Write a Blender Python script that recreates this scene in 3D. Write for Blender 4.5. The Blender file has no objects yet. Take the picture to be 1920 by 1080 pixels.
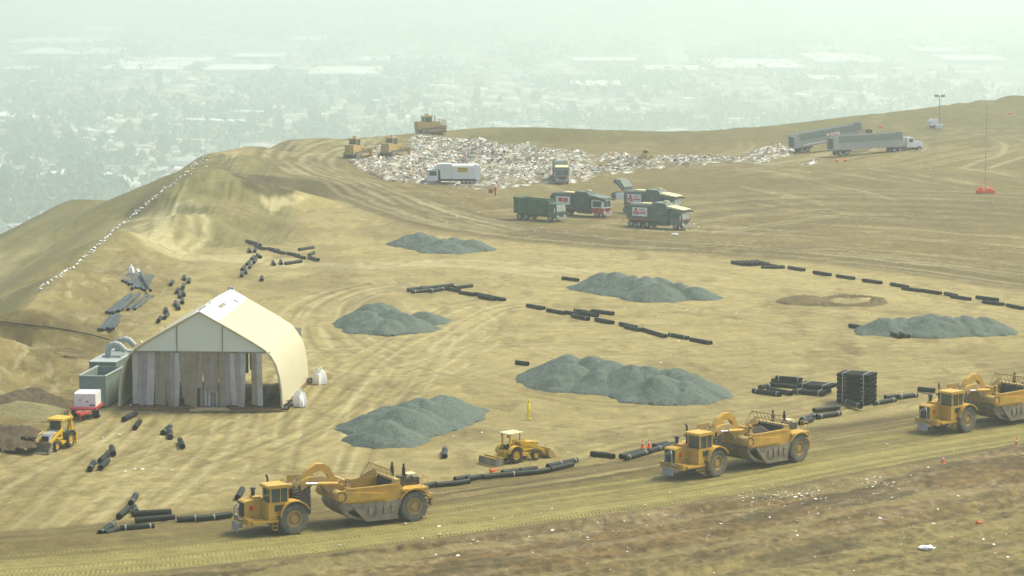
import bpy, math, random
import numpy as np
from mathutils import Vector, Matrix, geometry
rnd = random.Random(7)
S = bpy.context.scene
COL = S.collection
R = math.radians
# ------------------------------------------------------------------ camera, world, sun, exposure
FPX, CAMZ = 5300.0, 43.0
PITCH = math.atan(650.0 / FPX)
cd = bpy.data.cameras.new('camera'); cam = bpy.data.objects.new('camera', cd); COL.objects.link(cam)
cd.sensor_width = 36.0; cd.lens = 36.0 * FPX / 1920.0
cd.clip_start = 1.0; cd.clip_end = 60000.0
cam.location = (0, 0, CAMZ); cam.rotation_euler = (math.pi / 2 - PITCH, 0, 0)
S.camera = cam
SUN_EL, SUN_AZ = R(56), R(64)          # azimuth measured from +Y (view direction) towards +X
W = bpy.data.worlds.new('World'); S.world = W; W.use_nodes = True
nt = W.node_tree; bg = nt.nodes['Background']
sky = nt.nodes.new('ShaderNodeTexSky'); sky.sky_type = 'NISHITA'; sky.sun_disc = False
sky.sun_elevation = SUN_EL; sky.sun_rotation = SUN_AZ; sky.dust_density = 4.0; sky.air_density = 1.0
nt.links.new(sky.outputs[0], bg.inputs[0]); bg.inputs[1].default_value = 0.15
sl = bpy.data.lights.new('sun', 'SUN'); so = bpy.data.objects.new('sun', sl); COL.objects.link(so)
sl.energy = 2.3; sl.angle = R(14); sl.color = (1.0, 0.95, 0.66)
sd = Vector((math.sin(SUN_AZ) * math.cos(SUN_EL), math.cos(SUN_AZ) * math.cos(SUN_EL), math.sin(SUN_EL)))
so.rotation_euler = sd.to_track_quat('Z', 'Y').to_euler(); so.location = sd * 300
S.view_settings.view_transform = 'Standard'; S.view_settings.look = 'None'
S.view_settings.exposure = 0.82; S.view_settings.gamma = 1.0
S.cycles.volume_bounces = 4; S.cycles.max_bounces = 6; S.cycles.diffuse_bounces = 3
S.cycles.use_denoising = True
VALLEY = -212.0

# ------------------------------------------------------------------ pixel helpers (source photo pixels -> place)
CP, SP = math.cos(PITCH), math.sin(PITCH)
def ray(u, v):
    a = (u - 960.0) / FPX; b = -(v - 540.0) / FPX
    return np.array([a, CP + b * SP, -SP + b * CP])
def G(u, v, z=0.0):
    d = ray(u, v); t = (z - CAMZ) / d[2]
    return np.array([d[0] * t, d[1] * t, z])

# ------------------------------------------------------------------ macro terrain
cps = []
def cp(u, v, z): cps.append(tuple(G(u, v, z)))
for v in (1160, 1000, 900, 800, 720):
    for u in (300, 600, 900, 1200, 1500, 1920, 2400): cp(u, v, 0)
for v in (650, 600, 560, 520):
    for u in (480, 700, 900, 1200, 1500, 1920, 2400): cp(u, v, 0)
for v in (480, 440, 410):
    for u in (600, 800, 1200, 1500, 1920, 2400): cp(u, v, 0)
for v in (380, 340, 305):
    for u in (850, 1200, 1500): cp(u, v, 0)
for u, v, z in [(2400, 380, 0), (2400, 305, 0), (1920, 380, 0), (1920, 320, .2), (1720, 277, 1.3), (1600, 300, .2), (1920, 262, 1), (2400, 240, 2),
    (700, 275, .8), (900, 268, 0), (1100, 270, 0), (1300, 272, 0), (1450, 266, 0.3), (1700, 246, .8), (1920, 232, 1.6),
    (-300, 1160, 0), (-300, 1000, 0), (-300, 880, 0), (0, 1000, 0), (0, 870, .2), (120, 870, 0), (130, 800, 0), (0, 760, .3), (150, 720, 0),
    (0, 625, 3.2), (35, 640, 2.6), (65, 665, .4), (60, 720, 0), (-200, 760, 2), (0, 700, .8), (110, 650, .1), (20, 600, 1.4),
    (210, 640, 0), (190, 625, .1), (120, 612, .6), (300, 560, 0), (350, 520, 0), (340, 490, 0), (230, 600, .6), (260, 560, .9), (270, 520, 1.0), (270, 480, 1.0),
    (385, 285, 4), (345, 315, 4), (300, 350, 4), (230, 425, 4), (130, 500, 4), (35, 565, 4), (-60, 640, 4), (-200, 740, 4),
    (405, 312, 6.4), (385, 318, 6.2), (430, 335, 5.2), (475, 385, 1.5), (505, 405, 0), (440, 432, 0), (350, 470, 0), (330, 395, 4.2), (300, 425, 2.5), (380, 400, 3.2),
    (420, 400, 2.4), (310, 450, 1.0), (265, 450, 1.6),
    (430, 285, 4.2), (470, 270, 4.3), (540, 258, 3.8), (600, 256, 3.2), (640, 258, 2.6), (700, 254, 2.2), (780, 248, 2.0), (900, 237, 2.6), (1000, 237, 2.8), (1100, 240, 2.6),
    (1200, 245, 2.0), (1300, 245, 1.5), (1400, 238, 1.6), (1500, 228, 2.0), (1700, 205, 3), (1920, 175, 4), (2300, 130, 6),
    (560, 285, 2.4), (540, 300, 2.3), (640, 280, 2.0), (700, 300, 1.2), (450, 325, 2.6), (540, 334, 2.3), (640, 345, 1.5), (700, 360, .7), (760, 395, .2), (700, 330, .9), (800, 300, .3),
    (480, 369, 0), (540, 369, 0), (620, 368, 0), (660, 385, 0), (560, 420, 0), (480, 450, 0), (420, 480, 0), (400, 520, 0)]: cp(u, v, z)
RIDGE = [(300, 350, 4), (345, 315, 4), (385, 283, 4), (470, 270, 4.3), (540, 258, 3.8), (640, 258, 2.6), (780, 248, 2), (900, 237, 2.6), (1100, 240, 2.6), (1300, 245, 1.5), (1500, 228, 2), (1700, 205, 3), (1920, 175, 4), (2300, 130, 6)]
for u, v, z in RIDGE[2:]:
    p = G(u, v, z)
    for k, dz in ((1.06, 8), (1.25, 55), (1.8, 225)): cps.append((p[0] * k, p[1] * k, z - dz))
for D in (150, 200, 250, 300, 350, 400, 450, 500, 530):
    for x, z in ((-65, -1.6), (-73.5, -5.7), (-78, -5.2), (-83, -5.0), (-96, -11.6), (-150, -36), (-500, -225)): cps.append((x, D, z))
for D, k in ((565, 10), (650, 50), (950, 225)):
    for x, z in ((-66, -2.2), (-74, -5), (-82, -5.2), (-96, -10.8), (-150, -36), (-500, -160)): cps.append((x, D, z - k))
for x in (-500, 600): cps.append((x, 100, 0 if x > 0 else -225))
for x, y, z in ((600, 400, 5), (600, 700, 8), (700, 900, -60), (700, 1400, -225), (-500, 1400, -225), (100, 1400, -225), (0, 60, 0), (150, 60, 0), (-60, 60, 2), (-53, 120, 4), (600, 60, 0), (-500, 60, -225)): cps.append((x, y, z))
GX0, GX1, GY0, GY1, GS = -500.0, 600.0, 60.0, 1400.0, 1.25
NX, NY = int((GX1 - GX0) / GS) + 1, int((GY1 - GY0) / GS) + 1
gx = GX0 + np.arange(NX) * GS; gy = GY0 + np.arange(NY) * GS
H = np.full((NY, NX), np.nan)
seen = {}
for p in cps: seen.setdefault((round(p[0], 1), round(p[1], 1)), p)
P = np.array(list(seen.values()))
vv, ee, ff, ov, oe, of = geometry.delaunay_2d_cdt([Vector((p[0], p[1])) for p in P], [], [], 0, 1e-4)
zz = np.array([P[o[0]][2] if o else 0.0 for o in ov])
for f in ff:
    a, b, c = [np.array(vv[i]) for i in f[:3]]; za, zb, zc = [zz[i] for i in f[:3]]
    i0 = max(0, int((min(a[0], b[0], c[0]) - GX0) / GS)); i1 = min(NX - 1, int((max(a[0], b[0], c[0]) - GX0) / GS) + 1)
    j0 = max(0, int((min(a[1], b[1], c[1]) - GY0) / GS)); j1 = min(NY - 1, int((max(a[1], b[1], c[1]) - GY0) / GS) + 1)
    if i1 < i0 or j1 < j0: continue
    X, Y = np.meshgrid(gx[i0:i1 + 1], gy[j0:j1 + 1])
    den = (b[1] - c[1]) * (a[0] - c[0]) + (c[0] - b[0]) * (a[1] - c[1])
    if abs(den) < 1e-9: continue
    l1 = ((b[1] - c[1]) * (X - c[0]) + (c[0] - b[0]) * (Y - c[1])) / den
    l2 = ((c[1] - a[1]) * (X - c[0]) + (a[0] - c[0]) * (Y - c[1])) / den
    l3 = 1 - l1 - l2; m = (l1 >= -1e-6) & (l2 >= -1e-6) & (l3 >= -1e-6)
    sub = H[j0:j1 + 1, i0:i1 + 1]; sub[m] = (l1 * za + l2 * zb + l3 * zc)[m]
H = np.where(np.isnan(H), 0, H)
def blur(A, n):
    for _ in range(n):
        B = np.pad(A, 1, mode='edge'); A = (B[:-2, 1:-1] + B[2:, 1:-1] + B[1:-1, :-2] + B[1:-1, 2:] + 2 * B[1:-1, 1:-1]) / 6
    return A
H = blur(H, 2)
def hmac(x, y):
    fx = np.clip((np.asarray(x, float) - GX0) / GS, 0, NX - 1.001); fy = np.clip((np.asarray(y, float) - GY0) / GS, 0, NY - 1.001)
    i = fx.astype(int); j = fy.astype(int); a = fx - i; b = fy - j
    return (H[j, i] * (1 - a) + H[j, i + 1] * a) * (1 - b) + (H[j + 1, i] * (1 - a) + H[j + 1, i + 1] * a) * b
TS = np.arange(100.0, 1390.0, 0.5)
def T(u, v, dz=0.0):
    """where the line through a photo pixel meets the ground (raised by dz); None when it passes over the ridge"""
    d = ray(u, v); d = d / d[1]
    hh = hmac(d[0] * TS, TS) + dz; rz = CAMZ + d[2] * TS
    k = np.nonzero(rz <= hh)[0]
    if len(k) == 0: return None
    k = k[0]
    if k == 0: return np.array([d[0] * TS[0], TS[0], hh[0]])
    e0 = rz[k - 1] - hh[k - 1]; e1 = rz[k] - hh[k]; t = TS[k - 1] + 0.5 * e0 / (e0 - e1)
    return np.array([d[0] * t, t, CAMZ + d[2] * t])

# ------------------------------------------------------------------ noise
def hsh(i, j, s):
    n = (i.astype(np.int64) * 374761393 + j.astype(np.int64) * 668265263 + s * 1274126177) & 0x7fffffff
    n = ((n ^ (n >> 13)) * 1274126177) & 0x7fffffff
    return ((n ^ (n >> 16)) & 0xffff) / 65535.0
def vn(x, y, s=0):
    i = np.floor(x); j = np.floor(y); a = x - i; b = y - j
    a = a * a * (3 - 2 * a); b = b * b * (3 - 2 * b); i = i.astype(np.int64); j = j.astype(np.int64)
    return (hsh(i, j, s) * (1 - a) + hsh(i + 1, j, s) * a) * (1 - b) + (hsh(i, j + 1, s) * (1 - a) + hsh(i + 1, j + 1, s) * a) * b
def fbm(x, y, s=0, o=4):
    r = 0; a = .5; t = 0
    for k in range(o): r = r + a * vn(x * 2 ** k + k * 17.3, y * 2 ** k + k * 9.1, s + k); t += a; a *= .55
    return r / t
def sst(a, b, x):
    t = np.clip((x - a) / (b - a), 0, 1); return t * t * (3 - 2 * t)
def wl(pts):
    out = []
    for u, v in pts:
        p = T(u, v)
        if p is None: p = G(u, v)
        out.append(p[:2])
    out = np.array(out)
    for _ in range(2):      # Chaikin smoothing
        q = [out[0]]
        for i in range(len(out) - 1): q += [out[i] * .75 + out[i + 1] * .25, out[i] * .25 + out[i + 1] * .75]
        q.append(out[-1]); out = np.array(q)
    return out
def pd(X, Y, L):
    best = np.full(X.shape, 1e9); s = np.zeros(X.shape); sg = np.zeros(X.shape); acc = 0
    for i in range(len(L) - 1):
        ax, ay = L[i]; dx, dy = L[i + 1] - L[i]; ln = math.hypot(dx, dy)
        if ln < 1e-6: continue
        t = ((X - ax) * dx + (Y - ay) * dy) / ln ** 2
        tc = np.clip(t, 0, 1); ex = X - ax - tc * dx; ey = Y - ay - tc * dy; d = np.hypot(ex, ey); m = d < best
        best = np.where(m, d, best); s = np.where(m, acc + tc * ln, s); sg = np.where(m, np.sign(dx * ey - dy * ex), sg); acc += ln
    return best * sg, s

# ------------------------------------------------------------------ node materials
def mat(name, col, rough=.7, n=0.0, ns=3.0, col2=None, metal=0.0, ds=0.0, dust=(.36, .31, .19), bump=0.0, spec=.3):
    m = bpy.data.materials.new(name); m.use_nodes = True; t = m.node_tree; b = t.nodes['Principled BSDF']
    b.inputs['Roughness'].default_value = rough; b.inputs['Metallic'].default_value = metal
    b.inputs['Specular IOR Level'].default_value = spec
    tc = t.nodes.new('ShaderNodeTexCoord'); no = t.nodes.new('ShaderNodeTexNoise')
    no.inputs['Scale'].default_value = ns; no.inputs['Detail'].default_value = 6; no.inputs['Roughness'].default_value = .65
    t.links.new(tc.outputs['Object'], no.inputs['Vector'])
    r = t.nodes.new('ShaderNodeMapRange'); r.inputs[1].default_value = .3; r.inputs[2].default_value = .7
    t.links.new(no.outputs[0], r.inputs[0])
    mx = t.nodes.new('ShaderNodeMix'); mx.data_type = 'RGBA'
    c2 = col2 or tuple(c * (1 - n) for c in col)
    mx.inputs[6].default_value = (*col, 1); mx.inputs[7].default_value = (*c2, 1)
    t.links.new(r.outputs[0], mx.inputs[0]); out = mx.outputs[2]
    if ds > 0:
        n2 = t.nodes.new('ShaderNodeTexNoise'); n2.inputs['Scale'].default_value = ns * .37; n2.inputs['Detail'].default_value = 8
        n2.inputs['Roughness'].default_value = .7
        t.links.new(tc.outputs['Object'], n2.inputs['Vector'])
        r2 = t.nodes.new('ShaderNodeMapRange'); r2.inputs[1].default_value = .62 - .3 * ds; r2.inputs[2].default_value = .75; r2.inputs[4].default_value = min(1, .35 + ds)
        t.links.new(n2.outputs[0], r2.inputs[0])
        m2 = t.nodes.new('ShaderNodeMix'); m2.data_type = 'RGBA'; m2.inputs[7].default_value = (*dust, 1)
        t.links.new(out, m2.inputs[6]); t.links.new(r2.outputs[0], m2.inputs[0]); out = m2.outputs[2]
    t.links.new(out, b.inputs['Base Color'])
    if bump:
        bp = t.nodes.new('ShaderNodeBump'); bp.inputs['Strength'].default_value = bump; bp.inputs['Distance'].default_value = .1
        t.links.new(no.outputs[0], bp.inputs['Height']); t.links.new(bp.outputs[0], b.inputs['Normal'])
    return m
DUST = (.36, .31, .18)
M = dict(
    yellow=mat('faded_machine_yellow', (.58, .35, .05), .5, .25, 1.2, ds=.42, dust=(.28, .21, .09)),
    yellow2=mat('dusty_machine_yellow', (.48, .32, .08), .7, .3, 3.0, ds=.6),
    byellow=mat('bright_machine_yellow', (.58, .37, .02), .45, .15, 2.0, ds=.15),
    cream=mat('faded_canopy', (.68, .60, .30), .5, .1, 2.0),
    dirtmetal=mat('soil_scoured_steel', (.22, .19, .13), .6, .35, 3.0, ds=.6),
    dark=mat('dark_grille', (.035, .04, .035), .6, .3, 8.0, ds=.1),
    darkgap=mat('engine_parts', (.06, .055, .04), .6, .4, 10.0, ds=.35),
    tyre=mat('dusty_rubber', (.105, .105, .085), .9, .35, 3.0, ds=.55, dust=(.24, .22, .15)),
    btyre=mat('black_rubber', (.03, .03, .028), .85, .3, 6.0, ds=.25),
    rimy=mat('dusty_yellow_rim', (.42, .28, .08), .7, .25, 4.0, ds=.45),
    rimw=mat('pale_rim', (.45, .45, .42), .5, .3, 6.0, ds=.2),
    glass=mat('tinted_cab_glass', (.05, .09, .085), .12, .3, 2.0, spec=.8),
    steel=mat('bare_grey_steel', (.33, .33, .31), .5, .3, 4.0, ds=.25),
    chrome=mat('polished_rod', (.75, .75, .72), .15, .1, 4.0, metal=1.0),
    black=mat('black_plastic', (.006, .013, .008), .55, .4, 3.0, ds=.12, dust=(.04, .055, .03), spec=.2),
    greypipe=mat('weathered_grey_pipe', (.035, .05, .042), .5, .5, 1.2, ds=.25, dust=(.12, .13, .10)),
    bore=mat('pipe_bore', (.006, .007, .006), .9, .2, 3.0),
    white=mat('white_paint', (.72, .72, .68), .45, .12, 3.0, ds=.15),
    bag=mat('white_woven_bag', (.80, .80, .76), .8, .12, 8.0, bump=.3),
    tape=mat('pale_strapping_and_glare', (.34, .36, .30), .6, .2, 6.0),
    green=mat('green_container', (.045, .125, .07), .55, .25, 3.0, ds=.25),
    dgreen=mat('dark_grey_green_body', (.06, .085, .068), .5, .25, 2.0, ds=.22),
    mgreen=mat('grey_green_body', (.115, .15, .12), .5, .2, 2.0, ds=.25),
    red=mat('red_paint', (.42, .045, .03), .5, .2, 4.0, ds=.15),
    lred=mat('sign_red', (.62, .06, .04), .6, .1, 8.0),
    sign=mat('white_sign', (.78, .78, .74), .5, .06, 5.0),
    ysign=mat('yellow_sign', (.68, .52, .03), .5, .06, 5.0),
    alum=mat('ribbed_grey_trailer_skin', (.40, .42, .38), .5, .2, 2.0, ds=.3),
    alumd=mat('grey_green_tarp_skin', (.20, .24, .20), .6, .2, 2.0, ds=.2),
    orange=mat('safety_orange', (.85, .12, .02), .6, .1, 6.0),
    fyellow=mat('yellow_oilskin', (.80, .62, .02), .5, .12, 5.0),
    skin=mat('skin', (.42, .25, .17), .6, .1, 6.0),
    navy=mat('navy_trousers', (.05, .07, .09), .8, .2, 6.0),
    wood=mat('raw_timber', (.48, .36, .19), .8, .3, 5.0),
    rust=mat('rusty_skid_steel', (.22, .12, .06), .8, .4, 4.0, ds=.3),
    tent=mat('beige_tent_fabric', (.47, .44, .29), .7, .12, .5, ds=.35, dust=(.42, .36, .21)),
    tentw=mat('white_tent_panel', (.88, .87, .82), .6, .05, .8),
    gable=mat('grey_white_gable_fabric', (.69, .71, .56), .7, .05, .4),
    strip=mat('dirty_curtain_strip', (.29, .235, .165), .6, .3, 1.2, ds=.2, dust=(.40, .37, .32)),
    strip3=mat('mauve_curtain_strip', (.34, .295, .275), .6, .3, 1.2, ds=.2, dust=(.40, .37, .32)), strip2=mat('grey_curtain_strip', (.47, .45, .40), .6, .3, 1.2, ds=.2),
    dump=mat('grey_green_bin_steel', (.22, .27, .24), .5, .25, 2.0, ds=.25),
    duct=mat('galvanised_duct', (.36, .40, .36), .5, .2, 4.0),
    hose=mat('black_hose', (.02, .022, .02), .7, .2, 4.0),
)
# ------------------------------------------------------------------ mesh builder
class MB:
    def __init__(s): s.v = []; s.f = []
    def add(s, vs, fs):
        o = len(s.v); s.v += [tuple(p) for p in vs]; s.f += [tuple(i + o for i in f) for f in fs]; return s
    def box(s, x0, x1, y0, y1, z0, z1, m=None):
        vs = [Vector(p) for p in ((x0, y0, z0), (x1, y0, z0), (x1, y1, z0), (x0, y1, z0), (x0, y0, z1), (x1, y0, z1), (x1, y1, z1), (x0, y1, z1))]
        if m is not None: vs = [m @ p for p in vs]
        return s.add(vs, [(0, 3, 2, 1), (4, 5, 6, 7), (0, 1, 5, 4), (1, 2, 6, 5), (2, 3, 7, 6), (3, 0, 4, 7)])
    def pxz(s, pts, y0, y1):      # polygon in x,z extruded along y
        n = len(pts); vs = [(x, y0, z) for x, z in pts] + [(x, y1, z) for x, z in pts]
        return s.add(vs, [tuple(range(n)), tuple(range(2 * n - 1, n - 1, -1))] + [(i, i + n, (i + 1) % n + n, (i + 1) % n) for i in range(n)])
    def pyz(s, pts, x0, x1):
        n = len(pts); vs = [(x0, y, z) for y, z in pts] + [(x1, y, z) for y, z in pts]
        return s.add(vs, [tuple(range(n)), tuple(range(2 * n - 1, n - 1, -1))] + [(i, i + n, (i + 1) % n + n, (i + 1) % n) for i in range(n)])
    def cyl(s, p0, p1, r0, r1=None, n=12, cap=True):
        r1 = r0 if r1 is None else r1; p0 = Vector(p0); p1 = Vector(p1); q = (p1 - p0).to_track_quat('Z', 'Y'); vs = []
        for p, r in ((p0, r0), (p1, r1)):
            for k in range(n):
                a = 2 * math.pi * k / n; vs.append(p + q @ Vector((math.cos(a) * r, math.sin(a) * r, 0)))
        fs = [(k, (k + 1) % n, (k + 1) % n + n, k + n) for k in range(n)]
        if cap: fs += [tuple(range(n - 1, -1, -1)), tuple(range(n, 2 * n))]
        return s.add(vs, fs)
    def tube(s, pts, r, n=8):
        for a, b in zip(pts, pts[1:]): s.cyl(a, b, r, n=n)
        return s
    def lathe(s, prof, c=(0, 0, 0), n=24, ax='y'):      # profile (radius, along axis), closed loop
        vs = []; c = Vector(c); m = len(prof)
        for k in range(n):
            a = 2 * math.pi * k / n
            for r, t in prof:
                if ax == 'y': p = Vector((math.cos(a) * r, t, math.sin(a) * r))
                elif ax == 'x': p = Vector((t, math.cos(a) * r, math.sin(a) * r))
                else: p = Vector((math.cos(a) * r, math.sin(a) * r, t))
                vs.append(c + p)
        fs = [(k * m + i, k * m + (i + 1) % m, ((k + 1) % n) * m + (i + 1) % m, ((k + 1) % n) * m + i) for k in range(n) for i in range(m)]
        return s.add(vs, fs)
    def sph(s, c, r, n=10, k=6, sc=(1, 1, 1)):
        vs = []; c = Vector(c)
        for j in range(1, k):
            t = math.pi * j / k
            for i in range(n):
                a = 2 * math.pi * i / n; vs.append(c + Vector((math.sin(t) * math.cos(a) * r * sc[0], math.sin(t) * math.sin(a) * r * sc[1], math.cos(t) * r * sc[2])))
        vs += [c + Vector((0, 0, r * sc[2])), c - Vector((0, 0, r * sc[2]))]; fs = []
        for j in range(k - 2):
            for i in range(n): fs.append((j * n + i, (j + 1) * n + i, (j + 1) * n + (i + 1) % n, j * n + (i + 1) % n))
        tp = len(vs) - 2
        for i in range(n): fs.append((tp, i, (i + 1) % n)); fs.append((tp + 1, (k - 2) * n + (i + 1) % n, (k - 2) * n + i))
        return s.add(vs, fs)
    def mesh(s, name, m, smooth=False):
        me = bpy.data.meshes.new(name); me.from_pydata(s.v, [], s.f); me.validate()
        import bmesh
        b = bmesh.new(); b.from_mesh(me); bmesh.ops.recalc_face_normals(b, faces=b.faces); b.to_mesh(me); b.free()
        if smooth:
            for p in me.polygons: p.use_smooth = True
            me.set_sharp_from_angle(angle=R(40))
        if m is not None: me.materials.append(m)
        return me
    def build(s, name, m, parent=None, smooth=False, label=None, loc=None):
        o = bpy.data.objects.new(name, s.mesh(name, m, smooth)); COL.objects.link(o)
        if parent is not None: o.parent = parent
        if loc is not None: o.location = loc
        if label: o['label'] = label
        return o
def tag(o, label=None, cat=None, group=None, kind=None):
    if label: o['label'] = label
    if cat: o['category'] = cat
    if group: o['group'] = group
    if kind: o['kind'] = kind
    return o
def empty(name, label, cat, group=None):
    o = bpy.data.objects.new(name, None); COL.objects.link(o); o.empty_display_size = .5
    return tag(o, label, cat, group)
def kids(o): return [c for c in bpy.data.objects if c.parent is o]
def copy_tree(o, label=None):
    def rec(a, par):
        c = a.copy(); COL.objects.link(c)
        if par is not None: c.parent = par
        for k in children[a]: rec(k, c)
        return c
    children = {}
    def walk(a):
        children[a] = kids(a)
        for k in children[a]: walk(k)
    walk(o); c = rec(o, None)
    if label: c['label'] = label
    return c
def put(o, u, v, deg, lx=0.0, ly=0.0, dz=0.0, pitch=0.0, roll=0.0, follow=0.0):
    """stand object o so that its ground point (lx, ly) is where the photo pixel meets the ground"""
    p = T(u, v); a = R(deg); fx, fy = math.cos(a), math.sin(a)
    x = p[0] - (lx * fx - ly * fy); y = p[1] - (lx * fy + ly * fx)
    z = float(hmac(x, y))
    if follow:
        zf = float(hmac(x + fx * follow, y + fy * follow)); zb = float(hmac(x - fx * follow, y - fy * follow))
        pitch += math.degrees(math.atan2(zf - zb, 2 * follow)); z = (zf + zb) / 2
    o.location = (x, y, z + dz); o.rotation_mode = 'XYZ'
    o.rotation_euler = (R(roll), -R(pitch), a)
    return o
def grid_mesh(name, X, Y, Z, mask=None, smooth=True):
    ny, nx = X.shape; V = np.stack([X, Y, Z], -1).reshape(-1, 3)
    idx = np.arange(ny * nx).reshape(ny, nx)
    F = np.stack([idx[:-1, :-1], idx[:-1, 1:], idx[1:, 1:], idx[1:, :-1]], -1).reshape(-1, 4)
    if mask is not None: F = F[mask.reshape(-1)]
    used = np.zeros(len(V), bool); used[F.reshape(-1)] = True; rm = np.cumsum(used) - 1; V = V[used]; F = rm[F]
    me = bpy.data.meshes.new(name); me.vertices.add(len(V)); me.vertices.foreach_set('co', V.astype(np.float32).reshape(-1))
    me.loops.add(len(F) * 4); me.loops.foreach_set('vertex_index', F.astype(np.int32).reshape(-1))
    me.polygons.add(len(F)); me.polygons.foreach_set('loop_start', np.arange(0, len(F) * 4, 4, dtype=np.int32))
    me.polygons.foreach_set('loop_total', np.full(len(F), 4, np.int32))
    me.update(calc_edges=True)
    if smooth: me.polygons.foreach_set('use_smooth', np.ones(len(F), bool))
    return me, used
def colattr(me, name, C):
    a = me.color_attributes.new(name, 'FLOAT_COLOR', 'POINT')
    a.data.foreach_set('color', np.concatenate([C, np.ones((len(C), 1))], 1).astype(np.float32).reshape(-1))
def attr_mat(name, nscale=9.0, amt=.25, rough=.95, bump=.4, dist=.08, tread=False, grit=False):
    m = bpy.data.materials.new(name); m.use_nodes = True; t = m.node_tree; b = t.nodes['Principled BSDF']
    b.inputs['Roughness'].default_value = rough; b.inputs['Specular IOR Level'].default_value = .15
    at = t.nodes.new('ShaderNodeAttribute'); at.attribute_name = 'col'
    ge = t.nodes.new('ShaderNodeNewGeometry'); no = t.nodes.new('ShaderNodeTexNoise')
    no.inputs['Scale'].default_value = nscale; no.inputs['Detail'].default_value = 8; no.inputs['Roughness'].default_value = .7
    t.links.new(ge.outputs['Position'], no.inputs['Vector'])
    r = t.nodes.new('ShaderNodeMapRange'); r.inputs[1].default_value = .3; r.inputs[2].default_value = .7; r.inputs[3].default_value = 1 - amt; r.inputs[4].default_value = 1 + amt
    t.links.new(no.outputs[0], r.inputs[0])
    mx = t.nodes.new('ShaderNodeVectorMath'); mx.operation = 'SCALE'
    t.links.new(at.outputs['Color'], mx.inputs[0]); t.links.new(r.outputs[0], mx.inputs['Scale'])
    col = mx.outputs[0]; hgt = no.outputs[0]
    if grit:
        mp = t.nodes.new('ShaderNodeMapping'); mp.inputs['Scale'].default_value = (1.0, 1.0, 1.0); t.links.new(ge.outputs['Position'], mp.inputs[0])
        for sc_, lo, hi, a_, b_ in ((1.1, .38, .62, .85, 1.12), (.30, .40, .60, .89, 1.07), (2.2, .57, .67, 1.0, .66), (3.1, .66, .74, 1.0, 1.35), (.75, .60, .70, 1.0, .80)):
            g_ = t.nodes.new('ShaderNodeTexNoise'); g_.inputs['Scale'].default_value = sc_; g_.inputs['Detail'].default_value = 9; g_.inputs['Roughness'].default_value = .68
            t.links.new(mp.outputs[0], g_.inputs['Vector']); q_ = t.nodes.new('ShaderNodeMapRange'); q_.inputs[1].default_value = lo; q_.inputs[2].default_value = hi; q_.inputs[3].default_value = a_; q_.inputs[4].default_value = b_
            t.links.new(g_.outputs[0], q_.inputs[0]); e_ = t.nodes.new('ShaderNodeVectorMath'); e_.operation = 'SCALE'; t.links.new(col, e_.inputs[0]); t.links.new(q_.outputs[0], e_.inputs['Scale']); col = e_.outputs[0]
    if tread:
        a2 = t.nodes.new('ShaderNodeAttribute'); a2.attribute_name = 'road'   # r along the road, g tread mask, b chevron offset
        sp = t.nodes.new('ShaderNodeSeparateColor'); t.links.new(a2.outputs['Color'], sp.inputs[0])
        ad = t.nodes.new('ShaderNodeMath'); ad.operation = 'ADD'; t.links.new(sp.outputs[0], ad.inputs[0]); t.links.new(sp.outputs[2], ad.inputs[1])
        ml = t.nodes.new('ShaderNodeMath'); ml.operation = 'MULTIPLY'; ml.inputs[1].default_value = 2 * math.pi / .34; t.links.new(ad.outputs[0], ml.inputs[0])
        sn = t.nodes.new('ShaderNodeMath'); sn.operation = 'SINE'; t.links.new(ml.outputs[0], sn.inputs[0])
        mk = t.nodes.new('ShaderNodeMath'); mk.operation = 'MULTIPLY'; t.links.new(sn.outputs[0], mk.inputs[0]); t.links.new(sp.outputs[1], mk.inputs[1])
        s2 = t.nodes.new('ShaderNodeMath'); s2.operation = 'MULTIPLY_ADD'; s2.inputs[1].default_value = .30; s2.inputs[2].default_value = 1.0; t.links.new(mk.outputs[0], s2.inputs[0])
        m3 = t.nodes.new('ShaderNodeVectorMath'); m3.operation = 'SCALE'; t.links.new(col, m3.inputs[0]); t.links.new(s2.outputs[0], m3.inputs['Scale']); col = m3.outputs[0]
        h2 = t.nodes.new('ShaderNodeMath'); h2.operation = 'MULTIPLY_ADD'; h2.inputs[1].default_value = .5; t.links.new(mk.outputs[0], h2.inputs[0]); t.links.new(no.outputs[0], h2.inputs[2]); hgt = h2.outputs[0]
    t.links.new(col, b.inputs['Base Color'])
    bp = t.nodes.new('ShaderNodeBump'); bp.inputs['Strength'].default_value = bump; bp.inputs['Distance'].default_value = dist
    t.links.new(hgt, bp.inputs['Height']); t.links.new(bp.outputs[0], b.inputs['Normal'])
    return m

# ------------------------------------------------------------------ the landfill ground, one sheet
SAND = np.array((.252, .208, .084)); BROWN = np.array((.112, .088, .030)); OLIVE = np.array((.125, .115, .042)); ROADC = np.array((.215, .188, .062))
RED = np.array((.100, .066, .025)); LIGHT = np.array((.37, .33, .17)); DARK = np.array((.06, .048, .02)); YB = np.array((.135, .106, .038))
uc = np.concatenate([np.array([-9000, -6000, -4000, -2600, -1700, -1100, -700, -450, -300, -200, -130, -80, -50]), np.linspace(-30, 1950, 960), np.array([1980, 2020, 2080, 2170, 2300, 2500, 2800, 3300, 4200, 5600, 7500])])
vr = np.linspace(1105, 226, 760)
Dv = np.array([G(960, v, 0)[1] for v in vr])
Dc = np.concatenate([np.array([61, 90, 120, 145, 165]), Dv, Dv[-1] + np.array([4, 9, 16, 26, 40, 60, 90, 130, 180, 240, 320, 420, 540, 680])])
tn = (uc - 960) / FPX / CP
XX = tn[None, :] * Dc[:, None]; YY = np.repeat(Dc[:, None], len(uc), 1)
XX = np.clip(XX, GX0, GX1)
ZM = hmac(XX, YY)
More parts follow.
